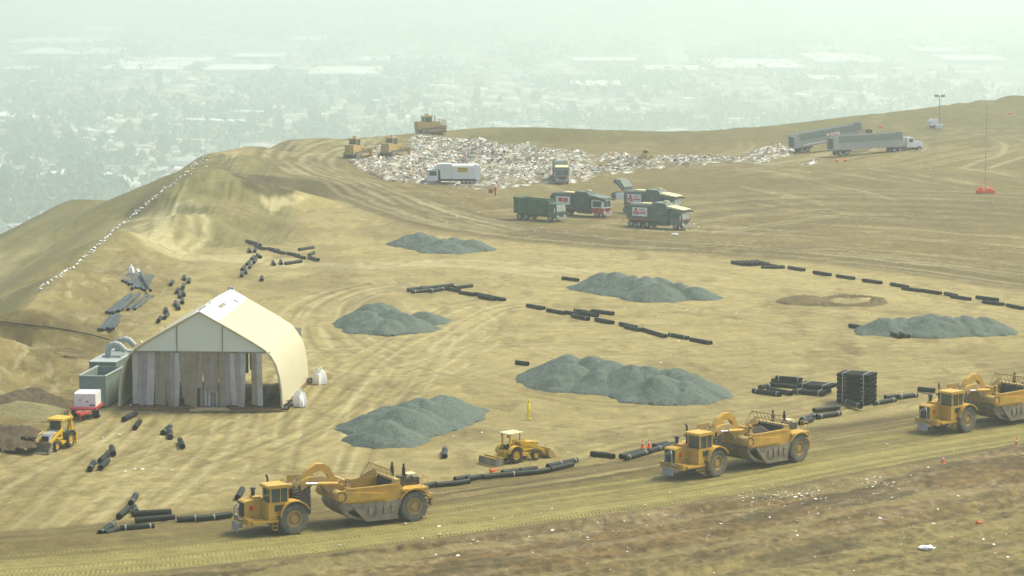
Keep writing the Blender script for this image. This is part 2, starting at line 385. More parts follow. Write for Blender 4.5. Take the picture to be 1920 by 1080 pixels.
road1 = wl([(-400, 1105), (0, 1062), (200, 1048), (600, 1006), (1000, 950), (1300, 908), (1600, 852), (1850, 812), (2400, 730)])
road2 = wl([(800, 262), (700, 262), (600, 276), (556, 290), (545, 303), (570, 318), (640, 338), (720, 368), (790, 400), (900, 430), (1100, 452), (1300, 462), (1500, 475), (1700, 495), (1920, 525), (2400, 590)])
d1, s1 = pd(XX, YY, road1); d2, s2 = pd(XX, YY, road2)
if d1[20, 500] > 0: d1 = -d1       # negative = camera side... made positive on the pad side below
d1 = -d1 if d1[400, 500] < 0 else d1
d2 = d2 if d2[200, 500] < 0 else -d2   # negative on the pad side
def lerp(C, c, m): return C * (1 - m[..., None]) + c * m[..., None]
C = np.broadcast_to(SAND, XX.shape + (3,)).copy()
MI = np.zeros(XX.shape)           # micro relief
big = fbm(XX * .035, YY * .02, 3, 4); med = fbm(XX * .16, YY * .10, 9, 4); fine = fbm(XX * 1.1, YY * .8, 12, 4)
stk = fbm(XX * .05 + med, YY * .55, 21, 4)                  # lateral grading streaks
stk2 = fbm(s2 * .035, d2 * .42 + big * 2, 27, 4)
C = C * (1 + (.30 * (big - .5) + .24 * (med - .5) + .38 * (fine - .5) + .26 * (stk - .5))[..., None])
# everything beyond the upper haul road: browner, streaked
back = sst(-7, 3, d2) * sst(240, 300, YY) + sst(430, 480, YY) * 0
back = np.clip(back, 0, 1)
C = lerp(C, BROWN * 1.25, back * (.80 + .30 * sst(.3, .7, big)))
C = lerp(C, LIGHT * .80, back * sst(.60, .74, stk2) * .55)
C = lerp(C, BROWN * .75, back * sst(.56, .70, fbm(s2 * .05, d2 * .9, 31, 4)) * .50)
# upper haul road band
rb = sst(11, 6, np.abs(d2)) * sst(250, 290, YY)
C = lerp(C, BROWN * 1.05, rb * .72)
C = lerp(C, BROWN * .75, rb * sst(6, 3, np.abs(d2 + 3)) * .5)
C = lerp(C, LIGHT * .78, rb * sst(.57, .66, fbm(s2 * .012, d2 * .85, 41, 3)) * .6)
C = lerp(C, DARK * 1.15, rb * sst(.58, .70, fbm(s2 * .015, d2 * .7, 44, 3)) * .65)
# ridge berm and hill crests: smooth olive
oli = sst(585, 612, YY) * sst(-30, -22, XX)
C = lerp(C, OLIVE * .93, np.clip(oli, 0, 1) * .8)
# side slope left of the sandbag line
left = sst(-53, -60, XX) * sst(170, 200, YY)
C = lerp(C, OLIVE * 1.0, left * .9)
C = lerp(C, LIGHT * .62, left * sst(-70, -73, XX) * sst(-86, -80, XX) * sst(.35, .7, fbm(XX * .35, YY * .03, 51, 3)) * .8)
C = lerp(C, OLIVE * .72, left * sst(.5, .7, fbm(XX * .3, YY * .015, 55, 3)) * .6)
# embankment below the upper road, its shade painted into the soil colour
def inpoly(u, v, P):
    r = np.zeros(u.shape, bool); n = len(P)
    for i in range(n):
        (x1, y1), (x2, y2) = P[i], P[(i + 1) % n]; c = ((y1 > v) != (y2 > v)) & (u < (x2 - x1) * (v - y1) / (y2 - y1 + 1e-9) + x1); r ^= c
    return r
JX = (fbm(XX * .7, YY * .5, 131, 3) - .5) * 2.0; JY = (fbm(XX * .7, YY * .5, 135, 3) - .5) * 5.0
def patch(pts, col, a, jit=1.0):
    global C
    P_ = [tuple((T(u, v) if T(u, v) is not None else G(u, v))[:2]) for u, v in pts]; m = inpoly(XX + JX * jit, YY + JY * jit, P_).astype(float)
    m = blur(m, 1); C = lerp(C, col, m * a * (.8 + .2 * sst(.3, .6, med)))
# rough rubble slope right of the sandbag line
rub = sst(-55, -52, XX) * sst(-39, -44, XX) * sst(225, 240, YY) * sst(400, 360, YY)
C = lerp(C, YB * 1.05, rub * .7); MI += rub * (fbm(XX * .9, YY * .6, 61, 4) - .5) * .5
C = lerp(C, LIGHT * .8, rub * sst(.58, .68, fbm(XX * 1.2, YY * .35, 63, 3)) * .5)
# the graded spur
mnd = wl([(400, 310), (425, 370), (420, 430)]); dm, sm = pd(XX, YY, mnd)
mm = sst(13, 9, np.abs(dm)) * sst(330, 350, YY)
C = lerp(C, OLIVE * 1.12, mm * .8); C = lerp(C, OLIVE * .8, mm * sst(.55, .7, fbm(XX * .9, YY * .03, 66, 3)) * .6)
MI += mm * (fbm(XX * .8, YY * .03, 66, 3) - .5) * .5
patch([(385, 300), (430, 322), (450, 345), (478, 385), (506, 405), (470, 432), (400, 455), (340, 462), (290, 455), (280, 420), (330, 350)], OLIVE * 1.25, .75)
patch([(425, 345), (470, 385), (503, 405), (460, 405), (425, 400)], SAND * .80, .7, .5)
patch([(428, 322), (470, 326), (540, 332), (640, 343), (690, 352), (672, 362), (620, 366), (540, 367), (480, 367), (452, 345)], DARK * 1.15, 1.0, .4)  # shaded cut face: the shade is laid on as darker soil colour
patch([(484, 370), (540, 369), (590, 368), (560, 380), (520, 392), (508, 398), (497, 388)], LIGHT * 1.05, .85, .5)
patch([(420, 286), (445, 284), (450, 292), (425, 296)], LIGHT * .9, .6); patch([(520, 312), (560, 318), (590, 328), (540, 325)], LIGHT * .8, .8, .5)
patch([(0, 598), (90, 604), (220, 628), (240, 650), (180, 668), (110, 672), (70, 690), (62, 655), (30, 635), (0, 628)], BROWN * 1.0, .75)
patch([(0, 790), (60, 780), (90, 800), (40, 850), (0, 870)], BROWN * 1.0, .7); patch([(0, 900), (110, 880), (120, 940), (60, 1000), (0, 1010)], BROWN * 1.25, .5)
patch([(0, 520), (120, 440), (200, 400), (240, 395), (120, 500), (0, 570)], SAND * .9, .6); patch([(150, 375), (200, 380), (210, 400), (150, 470), (0, 560), (0, 500), (120, 430)], OLIVE * .9, .3)
# track families: base line, offsets, width, colour
def family(pts, offs, width, col, amt, wander=1.2, wl_=24.0, seed=0, rut=.018, span=None):
    global C, MI
    d, s = pd(XX, YY, wl(pts)); smax = s.max(); q = random.Random(seed)
    near = np.abs(d) < max(abs(o) for o in offs) + wander + 4
    brk = fbm(s * .08, d * .3, seed + 70, 3)
    for o in offs:
        ph = q.uniform(0, 6.28); wd = q.uniform(.6, 1.3) * wander
        dd = d - o - wd * np.sin(s / wl_ + ph)
        for g in (-1.0, 1.0):
            m = np.exp(-((dd - g) / width) ** 2) * sst(.26, .46, brk) * near * sst(0, 6, s) * sst(smax, smax - 6, s)
            C = lerp(C, col, m * amt * q.uniform(.6, 1.0)); MI -= rut * m
L1 = LIGHT * 1.0; B1 = BROWN * .95
F1 = [(-100, 960), (150, 900), (350, 850), (560, 745), (700, 685), (900, 645), (1300, 650)]
family(F1, [-12, -9, -7, -4.5, -2, 0, 1.5, 3, 5, 7, 9, 12, 16], .2, L1, .36, 1.0, 34, 1)
family(F1, [-10, -6, 1, 4, 9, 14], .3, B1, .24, .8, 35, 2)
F2 = [(560, 900), (610, 760), (700, 668), (820, 600), (880, 570), (1000, 560)]
family(F2, [-6, -3, 0, 2, 5], .25, L1, .65, 1.2, 15, 3); family(F2, [-5, 1, 4], .35, B1, .5, 1.2, 15, 4)
family([(620, 640), (700, 700), (820, 690), (880, 620), (800, 560), (680, 520)], [-4, 0, 3], .25, L1, .6, 1.5, 9, 5)
family([(300, 380), (272, 410), (266, 440), (300, 468), (400, 482), (600, 500), (900, 492), (1100, 520)], [-2, .5, 3], .8, L1, .85, .6, 20, 6)
family([(600, 640), (900, 720), (1200, 770), (1500, 700), (1920, 660)], [-14, -8, -3, 2, 8, 15, 22], .3, B1, .38, 2.5, 30, 7)
family([(600, 530), (800, 512), (1200, 490), (1500, 540), (1920, 600)], [-22, -15, -8, 0, 6, 13, 20], .35, B1, .4, 3, 40, 8)
family([(600, 540), (800, 520), (1200, 500), (1500, 550), (1920, 620)], [-18, -10, -4, 4, 10, 18], .3, L1, .42, 3, 40, 9)
family([(0, 1010), (90, 930), (160, 880), (240, 830), (300, 760)], [-9, -7, -5, -3, -1, 1, 3, 5], .28, B1, .45, 1.0, 16, 10, .03)
family([(0, 1010), (90, 930), (160, 880), (240, 830), (300, 760)], [-8, -4, 0, 4], .28, L1, .5, 1.0, 12, 11)
family([(640, 660), (604, 625), (598, 590), (630, 560), (700, 540), (800, 528)], [-3, -1, 1, 3.5], .3, L1, .7, .6, 14, 19)
family([(640, 660), (604, 625), (598, 590), (630, 560), (700, 540), (800, 528)], [-2, 2.5], .35, B1, .5, .6, 14, 20)
family([(300, 890), (420, 850), (560, 790), (620, 730), (640, 690)], [-6, -3, 0, 3, 6], .3, B1, .5, .8, 20, 21)
family([(1080, 880), (1220, 830), (1500, 790), (1800, 735), (2100, 690)], [-4, 0, 3, 6], .4, B1, .5, .8, 30, 12)
family([(1100, 430), (1300, 400), (1500, 380), (1800, 390), (2000, 400)], [-30, -24, -18, -12, -6, 0, 6, 12, 18, 24, 32, 44, 60], .7, DARK * 1.5, .6, 5, 60, 13)
family([(1100, 420), (1300, 395), (1500, 375), (1800, 380), (2000, 390)], [-26, -14, -4, 5, 15, 26], .5, L1 * .85, .5, 4, 50, 14)
family([(1350, 330), (1500, 315), (1700, 290), (1950, 250)], [-16, -10, -4, 2, 8, 16], .6, L1 * .85, .45, 3, 50, 15)
family([(700, 254), (640, 262), (585, 276), (550, 292), (548, 303), (580, 318), (640, 336), (720, 366), (800, 404), (940, 436)], [-4, -1.5, .5, 3, 5.5], .5, L1 * .85, .6, .5, 18, 16, .015)
family([(700, 254), (640, 262), (585, 276), (550, 292), (548, 303), (580, 318), (640, 336), (720, 366), (800, 404), (940, 436)], [-5.5, -2.8, 1.8, 4.2], .55, DARK * 1.8, .5, .5, 18, 17, .015)
family([(300, 395), (330, 385), (350, 420), (325, 450), (290, 462)], [-2, 2], .8, L1 * 1.05, .9, .4, 9, 18)
for k, (u, v) in enumerate([(520, 960), (640, 930), (720, 900), (870, 880)]):
    family([(u, v - 25), (u - 30, v + 20)], [0], .8, B1, .45, .2, 9, 30 + k)
# dark irregular stains with their own shape
st = sst(.60, .70, fbm(XX * .12 + 3, YY * .045, 81, 5)); C = lerp(C, B1, st * .34 * sst(0, 12, d1) * (1 - left))
st = sst(.64, .72, fbm(XX * .5, YY * .22, 84, 4)); C = lerp(C, BROWN * .8, st * .35 * sst(0, 12, d1) * (1 - left))
st = sst(.60, .68, fbm(XX * .28, YY * .9, 186, 4)) * sst(.45, .6, fbm(XX * .04, YY * .03, 188, 3)); C = lerp(C, BROWN * .85, st * .28 * (1 - left))
st = sst(.62, .70, fbm(XX * .30 + 40, YY * .8, 190, 4)) * sst(.45, .6, fbm(XX * .04 + 9, YY * .03, 192, 3)); C = lerp(C, LIGHT * 1.0, st * .22 * (1 - left))
for (u, v, ru, rd, a) in [(1270, 700, 7, 9, .4), (1300, 690, 5, 6, .4), (1000, 745, 5, 5, .5), (1150, 830, 6, 6, .45), (870, 810, 4, 4, .5), (120, 640, 9, 14, .6), (60, 655, 6, 10, .5), (60, 750, 5, 6, .6), (1850, 400, 14, 18, .4), (470, 355, 6, 8, .2), (0, 840, 5, 6, .5)]:
    p = G(u, v); e = np.exp(-(((XX - p[0]) / ru) ** 2 + ((YY - p[1]) / rd) ** 2)) * sst(.35, .6, fbm(XX * .4, YY * .18, 88, 4)); C = lerp(C, BROWN * .7, e * a)
# haul road in front
rd = sst(6.4, 4.9, np.abs(d1) + 1.6 * (med - .5))
Rc = np.broadcast_to(ROADC, XX.shape + (3,)) * (1 + .75 * (fbm(s1 * .018, d1 * .9, 91, 4)[..., None] - .5) + .14 * (fine[..., None] - .5))
C = C * (1 - rd[..., None]) + Rc * rd[..., None]
edge = sst(13.5, 10.0, d1) * sst(4.6, 6.2, d1) + sst(-8.2, -7.0, d1) * sst(-4.8, -5.8, d1) * .8
C = lerp(C, BROWN * 1.0, edge * sst(.22, .50, fbm(s1 * .05, d1 * .9, 93, 4)) * .85)
C = lerp(C, DARK * 1.2, edge * sst(.50, .62, fbm(s1 * .03, d1 * 1.6, 94, 4)) * .8)
C = lerp(C, DARK * 1.1, np.exp(-((d1 + 6.9) / .9) ** 2) * sst(.35, .6, fbm(s1 * .08, d1 * .3, 96, 3)) * .85)
C = lerp(C, BROWN * 1.05, rd * sst(-2.0, 3.5, d1) * sst(.38, .52, fbm(s1 * .014, d1 * .75, 151, 4)) * .9)
C = lerp(C, BROWN * .9, rd * sst(.55, .63, fbm(s1 * .02, d1 * 1.3, 153, 4)) * .6)
tr = np.zeros(XX.shape)
for o, w_, a in ((-4.6, .42, 1), (-3.3, .45, 1), (-1.6, .45, .6), (.6, .5, .4), (2.3, .5, .5), (4.0, .5, .7)):
    g = np.exp(-((d1 - o - .5 * np.sin(s1 / 31 + o)) / w_) ** 2) * sst(.25, .5, fbm(s1 * .03, d1 * .1, 95 + int(o * 3), 2)); tr = np.maximum(tr, g * a)
    g = g * (.55 + .45 * sst(.4, .6, fbm(s1 * .25, d1 * 2.0, 171, 3))); C = lerp(C, ROADC * 1.22, g * .5); C = lerp(C, ROADC * .66, np.exp(-((d1 - o - .85 - .5 * np.sin(s1 / 31 + o)) / .28) ** 2) * .40 * rd)
    MI -= .05 * g
MI += .22 * np.exp(-((np.abs(d1) - 6.9) / 1.1) ** 2) * sst(.3, .6, fbm(s1 * .12, d1 * .3, 97, 3)) + rd * (fbm(s1 * .05, d1 * 1.1, 98, 3) - .5) * .12
# torn reddish ground between road and camera
fr = sst(-5.6, -7.2, d1 + 1.5 * (med - .5)) * sst(-70, -55, XX + .0 * YY)
rr = fr * sst(-24, -15, d1 + 8 * (big - .5)) * sst(-16, -2, XX)
C = lerp(C, YB * (1.0), fr * .85)
C = lerp(C, RED * 1.15, rr * .85)
C = lerp(C, np.array((.19, .15, .075)), rr * sst(.50, .62, fbm(s1 * .10 + 4, d1 * .5, 161, 5)) * .6)
C = C * (1 + fr[..., None] * (1.3 * (fbm(XX * 2.0, YY * 1.2, 163, 3) - .5) + .9 * (fbm(s1 * .12, d1 * .7, 165, 4) - .5))[..., None])
C = lerp(C, DARK * 1.1, fr * sst(.52, .66, fbm(s1 * .14, d1 * .42, 101, 5)) * .7)
C = lerp(C, SAND * .85, fr * sst(.56, .66, fbm(s1 * .05 + 9, d1 * .40 + med, 104, 4)) * .6)
C = lerp(C, LIGHT * .95, fr * sst(.70, .76, fbm(XX * 1.6, YY * .9, 108, 3)) * .12)
MI += fr * ((fbm(s1 * .10, d1 * .28, 111, 5) - .5) * .8 + (fbm(XX * 1.5, YY * 1.1, 114, 3) - .5) * .22)
MI += (fine - .5) * .10 + (med - .5) * .18 * (1 - rd) + back * (fbm(XX * .25, YY * .25, 121, 4) - .5) * .28
cr = sst(565, 610, YY); MI += cr * (fbm(XX * .15, YY * .1, 123, 4) - .5) * .3
MI *= sst(900, 700, YY) * sst(60, 140, YY)
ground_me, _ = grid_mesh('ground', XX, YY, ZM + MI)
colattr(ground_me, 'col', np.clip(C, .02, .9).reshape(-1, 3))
chev = np.abs(d1 % 1.0 - .5) * .5
a_ = ground_me.color_attributes.new('road', 'FLOAT_COLOR', 'POINT')
a_.data.foreach_set('color', np.stack([s1 % (.34 * 400), tr * rd, chev, np.ones(s1.shape)], -1).astype(np.float32).reshape(-1))
ground_me.materials.append(attr_mat('bare_dirt', 5.0, .16, .95, .6, .14, tread=True, grit=True))
go = bpy.data.objects.new('ground', ground_me); COL.objects.link(go)
tag(go, 'bare tan dirt ground of the landfill, rutted and streaked by tyres', kind='structure')
MIG = MI
vm = mat('valley_haze_floor', (.075, .095, .055), .95, .2, .002, col2=(.17, .17, .12))
vm2 = vm.node_tree
b = MB(); b.add([(-9000, 420, VALLEY), (9000, 420, VALLEY), (9000, 14000, VALLEY), (-9000, 14000, VALLEY)], [(0, 1, 2, 3)])
vo = b.build('valley_floor', vm); tag(vo, 'flat city valley floor fading into haze far below', kind='structure')
vo.location = (0, 0, 0)

# ------------------------------------------------------------------ vehicles
def wheel(parent, x, y, r, w, tm, rm, side=1, rimr=.5, n=28, lugs=True):
    """tyre at axle height r, centred on y; side = +1 when its outer face looks to +y"""
    b = MB(); h = w / 2; ri = r * rimr
    b.lathe([(ri, -h * .8), (r * .80, -h), (r * .95, -h * .9), (r * .985, -h * .6), (r * .985, h * .6), (r * .95, h * .9), (r * .80, h), (ri, h * .8)], n=n)
    if lugs:
        k = 22
        for i in range(k):
            for sg in (-1, 1):
                a = 2 * math.pi * (i + (.5 if sg > 0 else 0)) / k; m = Matrix.Rotation(a, 4, 'Y')
                b.box(r * .96, r * 1.012, sg * h * .12, sg * h * .95, -.055 * r, .055 * r, m)
    o = b.build('wheel', tm, parent, True, loc=(x, y, r))
    c = MB(); f = side * h
    c.lathe([(.001, f * .25), (ri * 1.02, f * .3), (ri * 1.04, f * .84), (ri * .93, f * .86), (ri * .80, f * .45), (ri * .5, f * .5), (ri * .42, f * .80), (.001, f * .82)], n=20)
    c.cyl((0, 0, 0), (0, -f * .5, 0), ri * 1.0, n=20)
    for i in range(8):
        a = 2 * math.pi * i / 8; p = (math.cos(a) * ri * .66, f * .44, math.sin(a) * ri * .66); c.cyl(p, (p[0], f * .56, p[2]), ri * .07, n=6)
    c.build('rim', rm, o, True)
    return o
def arc(cx, cz, r, a0, a1, n=8): return [(cx + r * math.cos(R(a0 + (a1 - a0) * i / n)), cz + r * math.sin(R(a0 + (a1 - a0) * i / n))) for i in range(n + 1)]
def fender(b, cx, cz, r, th, a0, a1, y0, y1):
    o = arc(cx, cz, r + th, a0, a1, 9); i = arc(cx, cz, r, a1, a0, 9); b.pxz(o + i, y0, y1)

def make_scraper(label):
    t = empty('motor_scraper', label, 'scraper', 'motor scrapers driving down the haul road')
    Yb, Y2, DK, SM = M['yellow'], M['yellow2'], M['dark'], M['dirtmetal']
    for x in (0, -9.8):
        for sd in (1, -1): wheel(t, x, sd * 1.4, 1.13, .95, M['tyre'], M['rimy'], sd, .53, 32)
    b = MB(); b.box(-1.4, 3.2, -.55, .55, .75, 1.35); b.cyl((0, -1.0, 1.13), (0, 1.0, 1.13), .34); b.box(-10.6, -9, -.7, .7, .8, 1.6); b.cyl((-9.8, -1, 1.13), (-9.8, 1, 1.13), .34)
    b.build('chassis', Y2, t)
    b = MB()                                                   # front deck and steps
    b.box(1.35, 3.9, -1.55, 1.62, .98, 1.16); b.box(3.7, 4.25, -1.35, 1.35, .85, 1.30); b.box(1.45, 1.95, 1.3, 1.6, .40, .46); b.box(1.45, 1.95, 1.3, 1.6, .68, .74)
    b.box(1.45, 1.49, 1.3, 1.6, .4, 1.0); b.box(1.91, 1.95, 1.3, 1.6, .4, 1.0)
    b.build('front_deck', Yb, t)
    b = MB()                                                   # engine hood, slightly sloped
    b.pxz([(1.9, 1.16), (4.05, 1.16), (4.05, 2.36), (3.9, 2.46), (1.9, 2.62)], -1.0, .30)
    b.box(2.3, 3.0, -.8, .1, 2.5, 2.68)
    b.build('hood', Yb, t)
    b = MB(); b.box(4.05, 4.10, -.88, .18, 1.28, 2.32)
    for i in range(7): b.box(4.10, 4.12, -.88, .18, 1.36 + i * .14, 1.39 + i * .14)
    b.build('grille', DK, t)
    MB().box(3.2, 3.55, .30, .33, 1.75, 2.1).build('emblem', M['lred'], t)
    b = MB(); b.pxz([(.35, 1.2), (2.35, 1.2), (2.35, 2.42), (.35, 2.42)], .12, 1.55)
    b.box(.35, .47, .12, .24, 2.42, 3.5); b.box(.35, .47, 1.43, 1.55, 2.42, 3.5); b.box(2.05, 2.17, .12, .24, 2.42, 3.5); b.box(2.05, 2.17, 1.43, 1.55, 2.42, 3.5); b.box(1.12, 1.20, 1.45, 1.55, 2.42, 3.5)
    cb = b.build('cab', Yb, t)
    MB().pxz([(.2, 3.48), (2.42, 3.48), (2.38, 3.66), (2.2, 3.72), (.4, 3.72), (.24, 3.66)], .02, 1.66).build('cab_roof', Yb, cb)
    b = MB(); b.box(.42, 2.12, 1.47, 1.49, 2.44, 3.47); b.box(.42, 2.12, .17, .19, 2.44, 3.47); b.box(2.10, 2.12, .2, 1.46, 2.44, 3.47); b.box(.40, .42, .2, 1.46, 2.44, 3.47)
    b.build('cab_window', M['glass'], cb)
    MB().box(.55, 1.75, 1.55, 1.575, 1.78, 2.24).build('vent_panel', DK, cb)
    b = MB(); b.box(.9, 1.5, 1.55, 1.60, 1.32, 1.45); b.box(.9, 1.35, 1.55, 1.60, 1.6, 1.66); b.build('hand_hold', DK, cb)
    for sd in (1, -1):
        b = MB(); fender(b, 0, 1.13, 1.30, .09, 12, 150, .95 if sd > 0 else -1.95, 1.95 if sd > 0 else -.95)
        if sd > 0: b.box(-.2, .36, .6, 1.6, 2.30, 2.42)
        b.build('front_fender', Yb, t)
        b = MB(); fender(b, -9.8, 1.13, 1.32, .09, 30, 142, .95 if sd > 0 else -1.95, 1.95 if sd > 0 else -.95)
        b.build('rear_fender', Yb, t)
    b = MB(); b.cyl((2.7, -.65, 2.6), (2.7, -.65, 3.15), .17); b.cyl((2.7, -.65, 3.15), (2.7, -.65, 3.25), .24); b.build('air_cleaner', DK, t)
    b = MB(); b.cyl((1.2, -.7, 2.3), (1.2, -.7, 3.9), .09); b.cyl((1.2, -.7, 3.9), (1.35, -.7, 4.1), .09); b.build('exhaust_stack', DK, t)
    b = MB(); b.tube([(4.25, .45, 1.1), (4.75, .45, 1.3), (4.8, .42, 2.1), (4.6, .2, 2.35), (4.15, -.4, 1.9)], .06); b.tube([(4.25, -.45, 1.1), (4.7, -.45, 1.3), (4.7, -.4, 2.0), (4.6, .2, 2.35)], .06)
    b.build('push_bail', M['steel'], t)
    b = MB(); b.box(4.75, 4.87, -.55, .55, .35, 1.0); b.box(4.2, 4.75, -.2, .2, .55, .8); b.build('push_plate', M['steel'], t)
    b = MB()                                                   # hitch with hoses and tanks
    b.box(-1.9, -.75, -.5, .5, 1.1, 3.15); b.box(-1.7, .2, -.95, -.2, 1.6, 2.9); b.cyl((-1.5, -.7, 1.5), (-1.5, -.7, 3.5), .22)
    for i in range(6): b.lathe([(.20, 0), (.30, .05), (.20, .1)], (-.55, .75, 1.9 + i * .2), 12, 'z')
    b.cyl((-.5, .7, 1.5), (-.5, .7, 3.1), .14); b.cyl((-.2, .2, 1.6), (-.2, .2, 3.3), .12); b.cyl((-.9, .75, 2.0), (-.9, .75, 3.4), .10)
    b.build('hitch', M['darkgap'], t)
    b = MB(); q = random.Random(4)
    for i in range(16):
        x, y = q.uniform(-2.2, 1.2), q.uniform(-1.3, .4); b.cyl((x, y, 2.6), (x + q.uniform(-.3, .3), y + q.uniform(-.2, .2), 3.3 + q.random() * .6), .05, n=6)
    b.box(-2.3, .9, -1.3, -.1, 3.0, 3.22); b.box(-2.3, -.8, -1.35, -1.25, 3.2, 3.8); b.build('hose_bank', Y2, t)
    b = MB()
    b.pxz([(-.7, 3.05), (-1.0, 3.55), (-1.8, 3.86), (-2.8, 3.86), (-3.6, 3.55), (-4.15, 2.9), (-4.2, 2.2), (-3.45, 2.1), (-3.2, 2.75), (-2.7, 3.2), (-1.8, 3.25), (-1.1, 2.9)], -.55, .55)
    b.cyl((-3.75, -1.75, 2.4), (-3.75, 1.75, 2.4), .42, n=16); b.build('gooseneck', Y2, t, True)
    for sd in (1, -1):
        b = MB(); pts = arc(-3.75, 2.38, .44, 260, 80, 8)[::-1]
        b.pxz(pts[::-1] + [(-7.4, 2.35), (-7.6, 2.12), (-7.3, 1.98)], sd * 1.80 - .09, sd * 1.80 + .09); b.cyl((-3.75, sd * 1.86, 2.38), (-3.75, sd * 1.93, 2.38), .26, n=16)
        b.build('draft_arm', Yb, t, True)
        b = MB(); b.cyl((-2.3, sd * .75, 3.35), (-4.0, sd * .75, 3.2), .15); c = b.build('lift_cylinder', Yb, t, True)
        MB().cyl((-1.4, sd * .75, 3.42), (-2.3, sd * .75, 3.35), .085).build('rod', M['chrome'], c, True)
    b = MB()
    o = arc(-2.9, 2.9, 1.75, 170, 10, 10); i = arc(-2.95, 2.9, 1.35, 15, 140, 8)
    b.pxz([(-1.35 + .25, 3.5)] + [(-1.35, 3.9), (-1.8, 4.35), (-2.5, 4.72), (-3.1, 4.70), (-3.6, 4.35), (-4.1, 3.5), (-4.5, 3.0), (-4.3, 2.85), (-3.7, 3.35), (-3.35, 3.95), (-2.95, 4.2), (-2.5, 4.15), (-2.1, 3.9), (-1.7, 3.6)], -.22, .22)
    b.box(-4.65, -4.25, -.3, .3, 2.2, 3.0); b.build('apron_arm', Yb, t)
    b = MB(); b.box(-4.75, -4.5, .9, 1.15, 2.7, 3.6); b.box(-4.75, -4.5, -1.2, 1.15, 3.3, 3.42); b.box(-4.8, -4.3, .85, 1.3, 2.65, 2.95); b.build('bowl_front_post', Y2, t)
    for sd in (1, -1):
        y0, y1 = (1.60, 1.72) if sd > 0 else (-1.72, -1.60)
        b = MB(); b.pxz([(-3.95, 1.95), (-3.8, 2.75), (-4.3, 2.9), (-8.6, 3.0), (-8.9, 2.6), (-8.75, 1.72), (-5.1, 1.62)], y0, y1)
        b.box(-8.4, -4.2, y0 - (.05 if sd < 0 else -.0), y1 + (.05 if sd > 0 else 0), 2.82, 2.94); b.build('bowl_side', Yb, t)
        b = MB(); b.pxz([(-4.6, 1.75), (-5.9, .42), (-8.35, .50), (-8.75, 1.75)], y0 * 1.01, y1 * 1.035)
        for k in range(4): b.box(-8.25 + k * .62, -7.85 + k * .62, y1 if sd > 0 else y0 - .16, y1 + .16 if sd > 0 else y0, .85, 1.45)
        b.pxz([(-4.5, 1.8), (-5.75, .38), (-5.95, .38), (-4.8, 1.8)], y0 * 1.0 - .03, y1 * 1.03 + .09); b.box(-8.4, -5.8, y0, y1 + (.14 if sd > 0 else 0), .36, .46)
        b.build('bowl_skirt', SM, t)
    b = MB(); b.pxz([(-3.9, 2.1), (-3.7, 1.7), (-4.0, 1.15), (-4.7, .65), (-5.7, .42), (-5.7, .55), (-4.8, .85), (-4.2, 1.3), (-3.95, 1.75), (-4.1, 2.1)], -1.58, 1.58); b.build('apron', SM, t, True)
    b = MB(); b.box(-8.5, -5.6, -1.6, 1.6, .45, .6); b.pxz([(-8.25, .6), (-8.5, .6), (-8.75, 3.25), (-8.35, 3.25)], -1.58, 1.58); b.build('ejector', Y2, t); MB().pxz([(-8.22, 1.2), (-8.25, 1.2), (-8.34, 3.1), (-8.31, 3.1)], -1.5, 1.1).build('ejector_shade', DK, t)  # dark sheet added for the shade on the ejector face inside the bowl
    n = 16; X, Yy = np.meshgrid(np.linspace(-8.3, -4.3, n), np.linspace(-1.57, 1.57, n))
    Z = 1.2 + 1.1 * np.exp(-((X + 6.9) / 1.5) ** 2 - (Yy / 1.6) ** 2) + .25 * (fbm(X * 2, Yy * 2, 5, 3) - .5)
    me, _ = grid_mesh('soil_load', X, Yy, Z); me.materials.append(mat('dark_soil_load', (.07, .06, .045), .95, .4, 6.0, bump=.5)); so_ = bpy.data.objects.new('soil_load', me); COL.objects.link(so_); so_.parent = t
    b = MB()
    for k in range(9):
        y = -1.68 + k * .42; b.tube([(-8.3, y, 3.1), (-7.75, y, 4.1)], .032, 6)
    b.tube([(-7.75, -1.75, 4.1), (-7.75, 1.75, 4.1)], .05, 6); b.tube([(-8.03, -1.7, 3.6), (-8.03, 1.7, 3.6)], .028, 6); b.tube([(-8.3, -1.7, 3.1), (-6.9, -1.72, 2.95), (-7.75, -1.75, 4.1)], .045, 6)
    b.pxz([(-8.35, 2.9), (-6.6, 2.9), (-7.7, 3.45), (-8.3, 3.6)], -1.72, -1.64); b.pxz([(-8.5, 2.9), (-7.9, 2.9), (-8.1, 3.3), (-8.5, 3.3)], 1.60, 1.70)
    b.build('spill_guard', Y2, t)
    b = MB(); b.box(-11.3, -8.7, -.85, .85, 1.5, 2.45); b.box(-9.4, -8.75, -1.9, 1.9, 2.35, 2.52); b.box(-11.1, -9.4, -1.85, 1.85, 2.38, 2.50); b.pxz([(-11.2, 1.5), (-11.9, 1.2), (-11.9, .8), (-10.8, .8)], -.7, .7)
    b.box(-12.3, -11.9, -.45, .45, .75, 1.35); b.build('rear_frame', Yb, t)
    b = MB(); b.box(-10.9, -9.5, -.55, .55, 2.5, 3.05); b.cyl((-10.2, -.5, 3.05), (-10.2, .5, 3.05), .16); b.box(-9.4, -9.0, .3, .9, 2.5, 3.3); b.build('rear_engine', M['darkgap'], t)
    MB().pxz([(-10.8, 3.05), (-9.9, 3.05), (-9.95, 3.32), (-10.7, 3.32)], -.5, .35).build('engine_cowl', M['cream'], t)
    for x, y, h in ((-9.15, -.65, 4.15), (-9.75, .1, 4.1)):
        b = MB(); b.cyl((x, y, 2.5), (x, y, h), .085, n=10); b.cyl((x, y, 2.8), (x, y, h - .3), .14, n=10); b.build('exhaust_stack', DK, t, True)
    b = MB()
    for x in (-11.0, -10.4): b.tube([(x, 1.7, 2.5), (x, 1.7, 3.25)], .03, 6)
